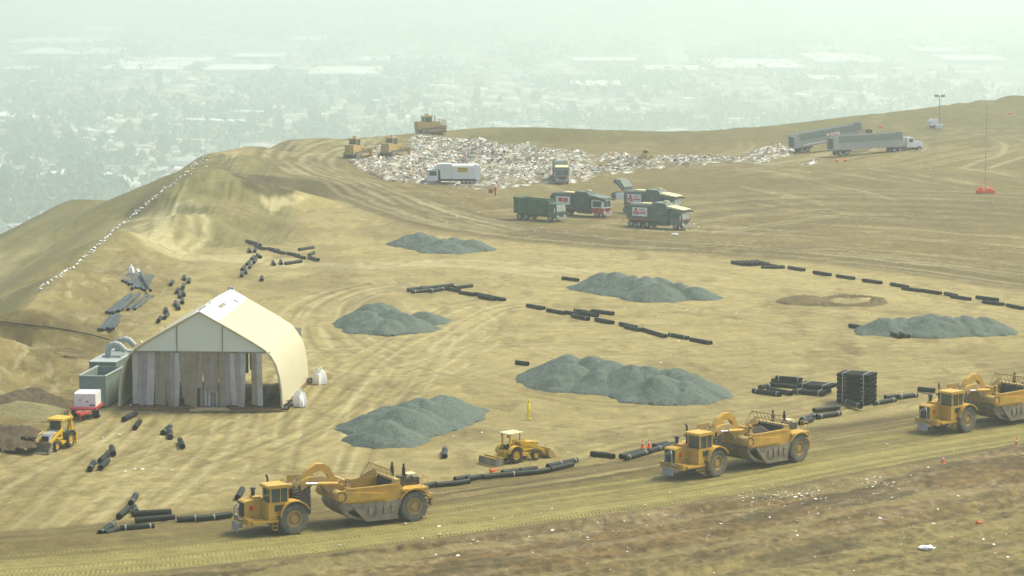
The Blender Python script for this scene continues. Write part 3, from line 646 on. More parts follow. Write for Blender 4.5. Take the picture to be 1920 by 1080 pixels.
    b.tube([(-11.0, 1.7, 3.25), (-10.4, 1.7, 3.25)], .03, 6); b.tube([(-11.0, 1.7, 3.25), (-11.0, .9, 3.25), (-11.0, .9, 2.5)], .03, 6); b.build('hand_rail', Yb, t)
    b = MB(); b.box(-11.9, -11.3, -1.6, 1.6, 1.6, 1.8); b.box(-12.1, -11.8, 1.0, 1.5, 1.0, 1.9); b.build('rear_bumper', Y2, t)
    for c in kids(t):
        if c.type != 'MESH' or c.name.startswith('wheel'): continue
        for k_ in [c] + kids(c):
            for vt in k_.data.vertices:
                if vt.co.x > .3: vt.co.x = .3 + (vt.co.x - .3) * .80
                if vt.co.x < -10.8: vt.co.x = -10.8 + (vt.co.x + 10.8) * .55
    return t
sc1 = make_scraper('nearest and leftmost yellow motor scraper, on the haul road')
sc2 = copy_tree(sc1, 'middle yellow motor scraper between two others on the haul road')
sc3 = copy_tree(sc1, 'farthest yellow motor scraper cut by the right photo edge')
put(sc1, 553, 1002, 208.6, 0, 1.85, follow=4); put(sc2, 1346, 894, 222, 0, 1.85, follow=4); put(sc3, 1815, 810, 220, 0, 1.85, follow=4)
for s_, f_ in ((sc2, 1.35), (sc3, .7)):
    for c in kids(s_):
        if c.name.startswith('soil_load'): c.scale = (1, 1, f_)
# tractor drivers' machines: two loaders
def bucket(b, x0, w, h, d, z0, sg=1):
    """open scoop: back at x0, lip at x0+d*sg"""
    h_ = w / 2; o = [(x0, z0 + h), (x0 - sg * .12, z0 + h * .55), (x0, z0 + .1), (x0 + sg * .25, z0), (x0 + sg * d, z0)]
    i = [(x0 + sg * d, z0 + .05), (x0 + sg * .28, z0 + .06), (x0 + sg * .08, z0 + .16), (x0 - sg * .04, z0 + h * .55), (x0 + sg * .07, z0 + h)]
    b.pxz(o + i, -h_, h_); s = [(x0, z0 + h), (x0 - sg * .12, z0 + h * .55), (x0, z0 + .1), (x0 + sg * .25, z0), (x0 + sg * d, z0), (x0 + sg * d * .75, z0 + h * .4)]
    b.pxz(s, h_ - .04, h_ + .01); b.pxz(s, -h_ - .01, -h_ + .04)
def make_loader(label, name, cab, glassy):
    Yb = M['byellow']; t = empty(name, label, 'loader')
    for sd in (1, -1):
        wheel(t, 0, sd * .78, .66, .42, M['btyre'], M['byellow'], sd, .52, 24); wheel(t, 2.2, sd * .72, .42, .28, M['btyre'], M['byellow'], sd, .55, 20, False)
    b = MB(); b.box(-.6, 2.7, -.28, .28, .5, .9); b.cyl((0, -.6, .66), (0, .6, .66), .16); b.cyl((2.2, -.6, .42), (2.2, .6, .42), .09); b.box(.5, 1.4, -.85, .85, .5, .72); b.build('chassis', Yb, t)
    b = MB(); b.pxz([(.95, .9), (2.75, .85), (2.78, 1.35), (2.6, 1.5), (.95, 1.62)], -.36, .36); hd = b.build('hood', Yb if not glassy else M['steel'], t)
    b = MB(); b.box(2.78, 2.81, -.30, .30, .92, 1.32); b.build('grille', M['dark'], hd)
    b = MB(); b.cyl((1.25, .2, 1.6), (1.25, .2, 2.5 if cab == 'canopy' else 2.2), .04, n=8); b.build('exhaust_pipe', M['dark'], t)
    for sd in (1, -1):
        b = MB(); fender(b, 0, .66, .76, .05, 25, 165, .55 if sd > 0 else -1.02, 1.02 if sd > 0 else -.55); b.build('fender', Yb if not glassy else M['greypipe'], t)
        b = MB(); b.pxz([(.75, 1.55), (1.0, 1.75), (2.0, 1.38), (3.1, .95), (3.45, .45), (3.3, .3), (2.9, .75), (1.9, 1.15), (.95, 1.45)], sd * .62 - .06, sd * .62 + .06); b.build('lift_arm', Yb, t)
        b = MB(); b.pxz([(.85, .6), (.7, 1.75), (.95, 1.8), (1.15, .6)], sd * .52 - .05, sd * .52 + .05); b.build('arm_tower', Yb, t)
        b = MB(); b.cyl((1.0, sd * .62, .95), (1.9, sd * .62, 1.0), .07, n=8); b.cyl((2.0, sd * .62, 1.55), (2.6, sd * .62, 1.5), .06, n=8); c = b.build('hydraulic_cylinder', Yb, t)
        b = MB(); b.cyl((1.9, sd * .62, 1.0), (2.5, sd * .62, 1.1), .035, n=8); b.cyl((2.6, sd * .62, 1.5), (3.25, sd * .62, 1.0), .035, n=8); b.build('rod', M['chrome'], c)
    b = MB(); bucket(b, 3.45, 2.1, .85, .75, .06); bk = b.build('front_bucket', M['dirtmetal'] if glassy else M['yellow2'], t)
    b = MB(); b.box(.05, .45, -.25, .25, .95, 1.05); b.box(-.02, .08, -.25, .25, 1.05, 1.5); b.build('seat', M['dark'], t)
    b = MB(); b.cyl((.75, 0, 1.1), (.62, 0, 1.5), .03, n=6); b.lathe([(.15, -.015), (.18, 0), (.15, .015)], (.60, 0, 1.52), 12, 'z'); b.build('steering_wheel', M['dark'], t)
    top = 2.42
    if cab == 'canopy':
        b = MB(); b.box(-.42, -.32, .45, .57, .9, top); b.box(-.42, -.32, -.57, -.45, .9, top); b.build('canopy_post', Yb, t)
        b = MB(); b.pxz([(-.6, top), (1.0, top + .03), (.95, top + .10), (-.55, top + .08)], -.68, .68); b.build('canopy', M['cream'], t)
        b = MB(); b.box(-.36, -.24, .60, .70, top - .28, top - .08); b.box(-.66, -.55, -.6, -.45, top - .25, top - .05); b.build('work_light', M['red'], t)
    else:
        b = MB()
        for x, y in ((-.65, .62), (-.65, -.62), (.95, .55), (.95, -.55)): b.box(x - .05, x + .05, y - .05, y + .05, .85, top)
        b.build('cab_post', Yb, t)
        b = MB(); b.pxz([(-.8, top), (1.15, top), (1.05, top + .14), (-.7, top + .16)], -.78, .78); b.build('cab_roof', Yb, t)
        b = MB(); b.box(.95, .97, -.5, .5, 1.6, top - .02); b.build('windscreen', M['glass'], t)
    return t, b
ld, _ = make_loader('yellow open canopy loader tractor dragging a rear box blade', 'loader_tractor', 'canopy', False)
b = MB(); b.box(-.9, -.5, -.5, .5, .45, 1.05); b.tube([(-.6, .35, .5), (-1.5, .45, .4)], .05); b.tube([(-.6, -.35, .5), (-1.5, -.45, .4)], .05); b.tube([(-.7, 0, 1.1), (-1.6, 0, .75)], .05); b.tube([(-.6, .5, 1.0), (-1.0, .5, .45)], .06); b.build('rear_hitch', M['byellow'], ld)
b = MB(); b.box(-2.35, -2.29, -1.1, 1.1, .05, .62); b.box(-1.62, -1.56, -1.1, 1.1, .05, .60); b.box(-2.38, -1.55, 1.06, 1.12, .03, .66); b.box(-2.38, -1.55, -1.12, -1.06, .03, .66); b.build('box_blade', M['dirtmetal'], ld)
b = MB(); b.box(-2.33, -2.21, -1.06, 1.06, .62, .70); b.box(-1.68, -1.56, -1.06, 1.06, .60, .68); b.build('blade_frame', M['byellow'], ld)
put(ld, 969, 869, 39, 0, -.95)
bh, _ = make_loader('yellow backhoe with roofed cab beside the red trailer, bucket lowered', 'backhoe', 'cab', True)
b = MB(); b.box(-1.1, -.7, -.7, .7, .4, .8); b.pxz([(-1.0, .7), (-1.3, .8), (-1.75, 2.35), (-1.55, 2.4)], -.14, .14); b.build('boom', M['byellow'], bh)
b = MB(); b.pxz([(-1.75, 2.5), (-1.5, 2.5), (-1.75, .95), (-1.9, .95)], -.1, .1); b.box(-1.55, -1.4, -.05, .05, 1.9, 2.75); b.build('stick', M['byellow'], bh)
b = MB(); bucket(b, -1.95, .6, .5, .45, .65, -1); b.build('rear_bucket', M['dirtmetal'], bh)
for sd in (1, -1): MB().box(-1.05, -.9, sd * .9 - .06, sd * .9 + .06, .1, 1.2).build('stabiliser', M['byellow'], bh)
put(bh, 108, 846, 250, 2.2, .85)

# ---- trucks
def sign_panel(t, y, x0, x1, z0, z1, kind):
    sg = 1 if y > 0 else -1
    def bx(b, fx0, fx1, fz0, fz1, k=1):     # fractions measured from the reader's left
        if sg < 0: a, c = x0 + (x1 - x0) * fx0, x0 + (x1 - x0) * fx1
        else: a, c = x1 - (x1 - x0) * fx1, x1 - (x1 - x0) * fx0
        yy = (y + sg * .02, y + sg * (.02 + .012 * k)); b.box(a, c, min(yy), max(yy), z0 + (z1 - z0) * fz0, z0 + (z1 - z0) * fz1)
    b = MB(); b.box(x0, x1, min(y, y + sg * .02), max(y, y + sg * .02), z0, z1); p = b.build('sign', M['ysign'] if kind == 'y' else M['sign'], t)
    b = MB()
    if kind == 'y':
        for r_ in (.62, .22):
            q = random.Random(int(r_ * 100)); x = .1
            while x < .88:
                w = q.uniform(.05, .09); bx(b, x, x + w, r_, r_ + .22); x += w + .03
        b.build('sign_lettering', M['dark'], p); return
    if kind == 'A':
        def st(xa, za, xb, zb, w=.045):
            X = lambda f: x0 + (x1 - x0) * f if sg < 0 else x1 - (x1 - x0) * f
            zA, zB = z0 + (z1 - z0) * za, z0 + (z1 - z0) * zb; w_ = w * (x1 - x0)
            yy = sorted((y + sg * .02, y + sg * .034)); b.pxz([(X(xa) - w_, zA), (X(xa) + w_, zA), (X(xb) + w_, zB), (X(xb) - w_, zB)], *yy)
        st(.09, .14, .22, .86); st(.36, .16, .25, .86); st(.17, .86, .30, .86, .03)
        bx(b, .17, .32, .86, .93); bx(b, .04, .93, .36, .46); bx(b, .20, .42, .14, .27)
        x = .45
        for k in range(7): bx(b, x, x + .05, .28, .37, 2); x += .068
        for zr, n_ in ((.74, 5), (.58, 6)):
            x = .43
            for k in range(n_): bx(b, x, x + .05, zr, zr + .10); x += .08
        b.build('sign_lettering', M['lred'], p)
    else:
        bx(b, .17, .48, .35, .85); bx(b, .53, .84, .32, .82); b.build('sign_lettering', M['lred'], p)
def truck_wheels(t, xs, front, w=2.45, r=.52, rim='rimw'):
    for x in xs + [front]:
        for sd in (1, -1): wheel(t, x, sd * (w / 2 - .22), r, .30 if x == front else .5, M['btyre'], M[rim], sd, .55, 20, False)
def cab_over(t, x0, x1, body, trim=None, h=2.75, face=None):
    b = MB(); b.pxz([(x0, .75), (x1 - .05, .65), (x1, 1.55), (x1 - .12, h), (x0, h)], -1.2, 1.2); c = b.build('cab', body, t)
    b = MB(); b.pxz([(x1 - .03, 1.62), (x1 + .02, 1.62), (x1 - .09, h - .15), (x1 - .14, h - .15)], -1.08, -.04); b.pxz([(x1 - .03, 1.62), (x1 + .02, 1.62), (x1 - .09, h - .15), (x1 - .14, h - .15)], .04, 1.08)
    b.build('windscreen', M['tape'] if face == 'glare' else M['glass'], c)  # reflection on the glass painted as a flat pale colour
    for y in (1.2, -1.22): MB().box(x0 + .25, x1 - .35, y, y + .02, 1.65, h - .2).build('side_window', M['glass'], c)
    b = MB(); b.box(x1 + .0, x1 + .03, -.6, .6, .95, 1.45); b.build('grille', M['dark'], c)
    b = MB(); b.box(x1 - .05, x1 + .22, -1.22, 1.22, .42, .72); b.build('bumper', M['steel'], t)
    for y in (.85, -.85): MB().box(x1 + .0, x1 + .05, y - .14, y + .14, .8, .98).build('headlight', M['sign'], c)
    for sd in (1, -1):
        b = MB(); b.box(x1 - .3, x1 - .22, sd * 1.38 - .06, sd * 1.38 + .06, 1.5, 2.1); b.tube([(x1 - .26, sd * 1.2, 2.2), (x1 - .26, sd * 1.38, 2.1)], .02, 6); b.build('mirror', M['white'], c)
    if trim:
        b = MB(); b.pxz([(x0 - .01, .76), (x1 - .03, .66), (x1 + .008, 1.5), (x0 - .01, 1.5)], -1.215, 1.215); b.build('lower_panel', trim, c)
    return c
def refuse_truck(label, bodym, cabm, kind, trim=None, tail='closed', canopy=True, rear=(-5.9, -4.5, -3.1), group='refuse trucks parked in a group below the rubbish'):
    t = empty('refuse_truck', label, 'truck', group)
    truck_wheels(t, list(rear), 1.9)
    b = MB(); b.box(-6.6, 2.9, -.42, .42, .62, .95); b.box(-1.8, .6, -1.1, -.6, .5, 1.0); b.box(-1.6, .3, .65, 1.15, .55, 1.0); b.build('chassis', M['darkgap'], t)
    MB().box(-1.7, .4, 1.16, 1.19, .55, .8).build('side_step', M['white'], t)
    b = MB()        # packer body with rounded roof
    prof = [(-1.25, 1.1), (1.25, 1.1), (1.27, 3.0), (1.1, 3.45), (.7, 3.62), (-.7, 3.62), (-1.1, 3.45), (-1.27, 3.0)]
    b.pyz(prof, -6.2, -2.2)
    for k in range(7): b.pyz([(y * 1.03, (z - 2.2) * 1.02 + 2.2) for y, z in prof], -2.85 + k * .10, -2.81 + k * .10)
    pb = b.build('packer_body', bodym, t)
    b = MB(); b.pxz([(-2.2, 1.05), (.55, 1.05), (.75, 1.6), (.55, 3.2), (.1, 3.85), (-2.0, 3.95), (-2.2, 3.85)], -1.2, 1.2)
    for sd in (1, -1): b.pxz([(-1.9, 1.5), (-1.4, 1.25), (.1, 1.25), (.3, 1.7), (.2, 2.7), (-.3, 3.1), (-1.4, 3.1), (-1.9, 2.6)], sd * 1.2 - .05, sd * 1.2 + .05)
    b.build('hopper', bodym, t)
    if tail == 'closed':
        b = MB(); b.pxz([(-6.2, 1.0), (-6.55, 1.3), (-6.85, 2.2), (-6.7, 3.0), (-6.2, 3.55)], -1.26, 1.26); b.build('tailgate', bodym, t)
    else:
        b = MB(); b.pxz([(-6.2, 3.55), (-6.5, 3.5), (-7.9, 4.7), (-8.3, 4.6), (-8.0, 5.3), (-7.0, 5.2), (-6.1, 4.1)], -1.24, 1.24); tg = b.build('tailgate', bodym, t)
        b = MB()
        for k in range(4): b.pxz([(-6.6 - k * .3, 4.05 + k * .27), (-6.68 - k * .3, 4.0 + k * .27), (-7.1 - k * .25, 4.9 + k * .1), (-7.0 - k * .25, 4.95 + k * .1)], -1.3, 1.3)
        b.build('rib', M['tape'], tg)
    for z, mm in ((1.12, 'red'), (1.28, 'orange')):
        MB().box(-6.1, -2.3, -1.29, 1.29, z, z + .06).build('stripe', M[mm], pb)
    for y in (1.275, -1.275): sign_panel(t, y, -5.6, -3.0, 1.75, 3.05, kind)
    if canopy:
        b = MB(); b.pxz([(.35, 3.15), (.45, 3.5), (3.3, 3.05), (3.25, 2.95)], -1.22, 1.22); b.build('canopy', M['cream'] if kind == 'A' else M['mgreen'], t)
    b = MB(); b.box(-1.2, -.4, .4, 1.0, 3.9, 4.1); b.box(-4.6, -2.3, -.8, .6, 3.60, 3.72); b.build('roof_plate', M['cream'], t)
    cab_over(t, .9, 3.1, cabm, trim, face='glare' if kind == 'A' else None)
    if kind == 'A': b = MB(); b.box(2.1, 3.14, -1.22, 1.22, 1.42, 1.50); b.build('cab_stripe', M['red'], t)
    for sd in (1, -1):
        b = MB(); b.pxz([(-1.6, 1.2), (-1.35, 1.15), (1.0, 2.95), (3.55, 2.55), (3.6, 2.75), (.9, 3.2)], sd * 1.33 - .06, sd * 1.33 + .06); b.build('fork_arm', bodym, t)
    return t
ta = refuse_truck('grey green refuse truck nearest the pad, red A sign on its side', M['mgreen'], M['mgreen'], 'A')
put(ta, 1266, 431, -34, 1.9, -1.2)
tb = refuse_truck('grey green refuse truck with raised tailgate, behind its twin', M['mgreen'], M['mgreen'], 'A', tail='open')
put(tb, 1252, 404, -34, 1.9, -1.2)
b = MB(); b.sph((-8.4, 0, 2.6), .9, sc=(1, 1.1, .75)); b.build('hanging_flap', M['mgreen'], tb); MB().box(-7.7, -6.3, -1.34, -1.28, 2.1, 3.2).build('white_side_panel', M['sign'], tb)
tc = refuse_truck('dark green refuse truck with red and white cab', M['dgreen'], M['sign'], 'r', trim=M['red'], rear=(-5.6, -4.2))
put(tc, 1119, 408, -33, 1.9, -1.2)
# green container truck
t = empty('container_truck', 'green ribbed open container truck, leftmost of the parked trucks', 'truck', 'refuse trucks parked in a group below the rubbish')
truck_wheels(t, [-4.3, -3.0], 1.7); MB().box(-5, 2.6, -.42, .42, .62, .95).build('chassis', M['darkgap'], t)
b = MB(); b.box(-5.4, .9, -1.2, -1.12, 1.05, 3.3); b.box(-5.4, .9, 1.12, 1.2, 1.05, 3.3); b.box(-5.4, -5.32, -1.2, 1.2, 1.05, 3.45); b.box(.82, .9, -1.2, 1.2, 1.05, 3.3); b.box(-5.4, .9, -1.2, 1.2, 1.0, 1.1)
for k in range(14):
    for sd in (1, -1): b.box(-5.3 + k * .46, -5.15 + k * .46, min(sd * 1.2, sd * 1.28), max(sd * 1.2, sd * 1.28), 1.1, 3.2)
b.box(-5.45, .95, -1.3, -1.15, 3.2, 3.32); b.box(-5.45, .95, 1.15, 1.3, 3.2, 3.32); b.box(-5.45, -4.2, -1.28, 1.28, 3.3, 3.5); b.build('container', M['green'], t)
b = MB(); b.cyl((1.0, -.9, 1), (1.0, -.9, 3.2), .09); b.box(.92, 1.1, -.4, .4, 1, 3.0); b.build('headboard', M['darkgap'], t)
cab_over(t, 1.25, 3.0, M['green'], h=2.8, face='glare'); put(t, 1031, 416, -38, 1.7, -1.2)
# white side loader
t = empty('refuse_truck', 'white refuse truck with yellow side sign parked against the rubbish', 'truck')
truck_wheels(t, [-5.0, -3.6], 1.6); MB().box(-6, 2.5, -.42, .42, .62, .95).build('chassis', M['darkgap'], t)
b = MB(); b.pyz([(-1.22, 1.05), (1.22, 1.05), (1.25, 3.3), (1.0, 3.6), (-1.0, 3.6), (-1.25, 3.3)], -5.6, -1.5); b.build('packer_body', M['white'], t)
b = MB(); b.pxz([(-1.45, 1.1), (-1.45, 3.75), (.9, 3.75), (1.9, 3.1), (.6, 2.6), (.6, 1.1)], -1.18, 1.18)
for k in range(4): b.box(-1.3, .5, 1.18, 1.22, 1.5 + k * .5, 1.55 + k * .5)
b.build('hopper', M['white'], t)
b = MB(); b.pxz([(-5.6, 1.0), (-6.3, .8), (-6.6, 2.0), (-6.4, 3.4), (-5.6, 3.7)], -1.24, 1.24); b.build('tailgate', M['sign'], t)
MB().box(.6, .95, -1.1, 1.1, 1.0, 2.6).build('arm_gap', M['dark'], t)
sign_panel(t, 1.25, -4.3, -2.4, 2.2, 3.1, 'y'); cab_over(t, 1.0, 2.9, M['white'], h=2.7); put(t, 815, 346, 184, 1.6, 1.2)
# truck seen from the front
t = refuse_truck('grey refuse truck facing straight out of the rubbish, seen head on', M['mgreen'], M['steel'], 'none', canopy=False, group='refuse trucks by the rubbish')
for c in list(kids(t)):
    if c.name.startswith('sign'): 
        for k in kids(c): bpy.data.objects.remove(k)
        bpy.data.objects.remove(c)
MB().box(3.11, 3.16, -1.15, 1.15, 1.3, 1.42).build('front_stripe', M['red'], t)
b = MB(); b.pxz([(.4, 2.8), (.4, 3.3), (2.9, 3.1), (2.9, 2.9)], -1.15, 1.15); b.build('cab_visor', M['cream'], t); put(t, 1054, 346, -88, 3.1, 0)
# semi trailers
def semi(label, tractor, L=16.0):
    t = empty('tipping_trailer', label, 'trailer', 'long open trailers unloading on the hill'); h = 3.9
    b = MB(); b.box(-L / 2, L / 2, -1.28, -1.2, 1.25, h); b.box(-L / 2, L / 2, 1.2, 1.28, 1.25, h); b.box(L / 2 - .08, L / 2, -1.28, 1.28, 1.25, h + .25); b.box(-L / 2, L / 2, -1.28, 1.28, 1.15, 1.28)
    for k in range(int(L / .55)):
        for sd in (1, -1): b.box(-L / 2 + 1.6 + k * .5, -L / 2 + 1.68 + k * .5, min(sd * 1.28, sd * 1.33), max(sd * 1.28, sd * 1.33), 1.3, h - .05) if k * .5 < L - 2 else None
    bd = b.build('trailer_body', M['alum'], t)
    b = MB(); b.box(-L / 2 + 1.2, L / 2 - .1, -1.345, -1.28, 2.65, h + .03); b.box(-L / 2 + 1.2, L / 2 - .1, 1.28, 1.345, 2.65, h + .03); b.box(-L / 2 + .2, L / 2 - .1, -1.2, 1.2, h - .45, h - .40); b.build('tarp_cover', M['alumd'], bd)
    b = MB(); b.box(-L / 2 - .1, -L / 2, 1.15, 1.3, 1.2, h); b.box(-L / 2 - .1, -L / 2, -1.3, -1.15, 1.2, h); b.box(-L / 2 - .1, -L / 2, -1.3, 1.3, h - .15, h + .1); b.build('rear_frame', M['alum'], t)
    b = MB(); b.box(-L / 2 + 1, -L / 2 + 4.5, -.5, .5, .7, 1.2); b.box(L / 2 - 2.2, L / 2 - 1.9, -.9, .9, .2, 1.2); b.build('bogie', M['darkgap'], t)
    for x in (-L / 2 + 1.6, -L / 2 + 3.0):
        for sd in (1, -1): wheel(t, x, sd * .95, .52, .55, M['btyre'], M['rimw'], sd, .55, 18, False)
    if tractor:
        X = L / 2 - 1.0; tr = MB(); tr.box(X - 1.5, X + 6.2, -.4, .4, .6, .95); tr.build('tractor_chassis', M['darkgap'], t)
        for x in (X - .9, X + .5, X + 5.0):
            for sd in (1, -1): wheel(t, x, sd * .98, .52, .5, M['btyre'], M['rimw'], sd, .55, 18, False)
        b = MB(); b.pxz([(X + 2.1, .9), (X + 3.9, .9), (X + 3.9, 1.9), (X + 3.7, 2.85), (X + 2.1, 2.95)], -1.15, 1.15); c = b.build('cab', M['white'], t)
        b = MB(); b.pxz([(X + 3.9, .8), (X + 6.1, .7), (X + 6.2, 1.5), (X + 5.9, 1.9), (X + 3.9, 2.1)], -.95, .95); b.build('hood', M['white'], c)
        b = MB(); b.pxz([(X + 3.88, 2.0), (X + 3.94, 2.0), (X + 3.76, 2.75), (X + 3.70, 2.75)], -1.0, 1.0); b.box(X + 2.6, X + 3.5, -1.17, 1.17, 1.95, 2.6); b.build('cab_window', M['glass'], c)
        for sd in (1, -1): MB().cyl((X + 1.9, sd * 1.0, .9), (X + 1.9, sd * 1.0, 3.6), .09, n=8).build('exhaust_stack', M['steel'], t)
    return t
s1 = semi('long grey open trailer behind a white tractor unit on the right', True)
p0 = T(1574, 295); p1 = T(1712, 282)
put(s1, 1578, 294, math.degrees(math.atan2(p1[1] - p0[1], p1[0] - p0[0])), -6.2, -1.2, pitch=1.2)
s2 = semi('long grey trailer tipped nose up behind another trailer', False)
for c in kids(s2):
    if c.name.startswith('trailer_body'): c['label'] = 'ribbed grey body with red and white sign'
sign_panel(s2, -1.35, -.5, 2.6, 2.1, 3.1, 'A'); MB().box(-6, .6, -1.36, -1.33, 1.35, 1.75).build('side_panel', M['sign'], s2); MB().box(-5.9, .5, -1.372, -1.358, 1.4, 1.5).build('stripe', M['red'], s2)
put(s2, 1506, 287, 24, -6.2, -1.2, pitch=7.0, dz=.6)
# landfill dozers
def dozer(label):
    t = empty('landfill_dozer', label, 'bulldozer', 'yellow dozers working the rubbish'); Yb = M['yellow2']
    for sd in (1, -1):
        b = MB(); o = arc(-2.3, .6, .6, 90, 270, 6) + arc(1.9, .6, .6, -90, 90, 6); b.pxz(o, sd * 1.1 - .3, sd * 1.1 + .3)
        for k in range(18): b.box(-2.3 + k * .24, -2.24 + k * .24, sd * 1.1 - .32, sd * 1.1 + .32, 1.18, 1.27)
        tr = b.build('track', M['tyre'], t)
        b = MB(); b.cyl((-2.1, sd * 1.42, .75), (-2.1, sd * 1.47, .75), .42, n=16); b.build('sprocket', M['dirtmetal'], tr)
    b = MB(); b.box(-2.9, 2.0, -.8, .8, .7, 1.7); b.pxz([(.3, 1.7), (2.3, 1.7), (2.3, 2.4), (.3, 2.7)], -.6, .6); b.box(-3.2, -1.6, -.95, .95, 1.0, 2.7); b.build('body', Yb, t)
    b = MB()
    for x in (-1.5, .2):
        for y in (-.75, .75): b.box(x - .06, x + .06, y - .06, y + .06, 1.7, 3.7)
    b.box(-1.5, .2, -.78, .78, 1.7, 2.5); c = b.build('cab', Yb, t)
    b = MB(); b.box(-1.5, .22, -.74, .74, 2.5, 3.6); b.build('cab_window', M['glass'], c); MB().box(-1.75, .45, -.95, .95, 3.7, 3.88).build('cab_roof', Yb, c)
    MB().box(-.9, -.3, -.3, .3, 3.88, 4.25).build('roof_unit', M['yellow2'], c)
    b = MB(); b.cyl((1.3, 0, 2.5), (1.3, 0, 3.6), .09, n=8); b.build('exhaust_stack', M['dark'], t)
    for sd in (1, -1):
        b = MB(); b.pxz([(-.8, .5), (-.8, .8), (2.9, .85), (2.9, .5)], sd * 1.5 - .08, sd * 1.5 + .08); b.pxz([(.8, 1.9), (1.0, 2.1), (3.0, 1.2), (2.9, 1.0)], sd * .9 - .08, sd * .9 + .08); b.build('push_arm', Yb, t)
    b = MB(); b.pxz([(2.9, .1), (3.2, .08), (3.0, .8), (3.2, 1.6), (3.0, 1.6), (2.8, .8)], -2.1, 2.1); bl = b.build('blade', M['yellow2'], t)
    b = MB()
    for k in range(12): b.box(3.04, 3.10, -2.1 + k * .375, -2.04 + k * .375, 1.6, 2.75)
    b.box(3.03, 3.11, -2.1, 2.1, 2.7, 2.78); b.box(3.03, 3.11, -2.1, 2.1, 2.15, 2.2); b.build('trash_rack', M['yellow2'], bl)
    return t
d1_ = dozer('yellow dozer on the ridge skyline above the rubbish'); put(d1_, 806, 250, 28, pitch=2)
d2_ = copy_tree(d1_, 'leftmost yellow dozer at the left end of the rubbish'); put(d2_, 668, 296, 68)
d3_ = copy_tree(d1_, 'middle yellow dozer half hidden in the rubbish'); put(d3_, 738, 293, 60)
d4_ = copy_tree(d1_, 'small yellow dozer sunk in the rubbish right of the trucks'); put(d4_, 1211, 303, 80); d4_.scale = (.62,) * 3
d5_ = copy_tree(d1_, 'small yellow tipper machine between the two long trailers'); put(d5_, 1625, 282, 200, dz=2.0); d5_.scale = (.62,) * 3
d5_['group'] = 'yellow machines by the trailers'
# light tower and utility vehicle, mast on an orange sled
t = empty('light_tower', 'tall mobile light mast with four lamps on the right hillside', 'light tower')
b = MB(); b.cyl((0, 0, .5), (0, 0, 7.6), .09, n=8); b.cyl((0, 0, .5), (0, 0, 4), .13, n=8); b.tube([(-.9, 0, 7.5), (.9, 0, 7.5)], .05, 6); b.build('mast', M['steel'], t)
for x in (-.95, -.5, .5, .95): MB().box(x - .2, x + .2, -.12, .12, 7.3, 7.85).build('lamp', M['steel'], t)
b = MB(); b.box(-.8, .8, -.6, .6, .4, 1.1); b.cyl((-.5, -.8, .3), (-.5, -.6, .3), .3); b.cyl((-.5, .6, .3), (-.5, .8, .3), .3); b.build('base', M['white'], t); put(t, 1761, 243, 0)
t = empty('generator_box', 'small white generator cart beside the light mast', 'generator')
b = MB(); b.pxz([(-1.0, .6), (1.0, .6), (1.0, 1.6), (.6, 2.1), (-1.0, 2.0)], -.7, .7); b.build('housing', M['white'], t)
for sd in (1, -1): wheel(t, 0, sd * .8, .38, .2, M['btyre'], M['rimw'], sd, .5, 14, False)
MB().box(1.0, 1.9, -.05, .05, .45, .55).build('drawbar', M['steel'], t); put(t, 1750, 240, 200)
t = empty('marker_mast', 'very tall thin mast standing on an orange sled', 'mast')
b = MB(); b.cyl((0, 0, .4), (0, 0, 15.6), .07, .04, 8); b.build('pole', M['steel'], t)
b = MB(); b.box(-1.4, 1.5, -.7, .7, .35, .55); b.box(-1.5, 1.6, -.75, -.6, .05, .35); b.box(-1.5, 1.6, .6, .75, .05, .35); b.box(-1.2, -.4, -.5, .5, .55, 1.0); b.box(.1, 1.2, -.6, .6, .55, .85); b.tube([(1.2, 0, .5), (0, 0, 2.6)], .04, 6); b.tube([(-1.2, 0, .5), (0, 0, 2.6)], .04, 6); b.build('sled', M['orange'], t); put(t, 1847, 362, 0)

# ---- generator trailer and extraction bins left of the tent
t = empty('generator_trailer', 'red flatbed trailer carrying a white generator, left of the tent', 'trailer')
b = MB(); b.box(-2.2, 1.0, -1.1, 1.1, .85, 1.0); b.box(-2.2, 1.0, -1.15, -1.05, .8, 1.08); b.box(-2.2, 1.0, 1.05, 1.15, .8, 1.08); b.pyz([(-.12, .8), (.12, .8), (.12, .6), (-.12, .6)], 1.0, 2.6); b.build('flatbed', M['red'], t)
b = MB(); b.add([(1.0, -.8, .75), (1.0, .8, .75), (2.5, 0, .65), (1.0, -.8, .62), (1.0, .8, .62), (2.5, 0, .5)], [(0, 1, 2), (5, 4, 3), (0, 3, 4, 1), (1, 4, 5, 2), (2, 5, 3, 0)]); b.cyl((2.3, 0, .1), (2.3, 0, .8), .05, n=8); b.build('drawbar', M['red'], t)
MB().box(1.02, 1.12, -.55, .55, .55, .8).build('tow_bar', M['white'], t)
for y in (-.95, .95):
    for k in (-.18, .18): wheel(t, -.2, y + k, .48, .32, M['btyre'], M['rimw'], 1 if y > 0 else -1, .5, 20, False)
b = MB(); b.pxz([(-2.0, 1.0), (.3, 1.0), (.3, 2.2), (.2, 2.28), (-1.9, 2.28), (-2.0, 2.2)], -.98, .98); g = b.build('generator', M['white'], t)
for y0, y1, z0, z1 in ((.1, .3, 1.45, 1.55), (.45, .65, 1.1, 1.25), (.72, .86, 1.1, 1.25), (-.5, -.35, 1.6, 1.7)): MB().box(.3, .32, y0, y1, z0, z1).build('control', M['darkgap'], g)
put(t, 162, 782, 266, -.2, 0)
t = empty('open_bin', 'grey open topped steel bin behind the white generator', 'bin')
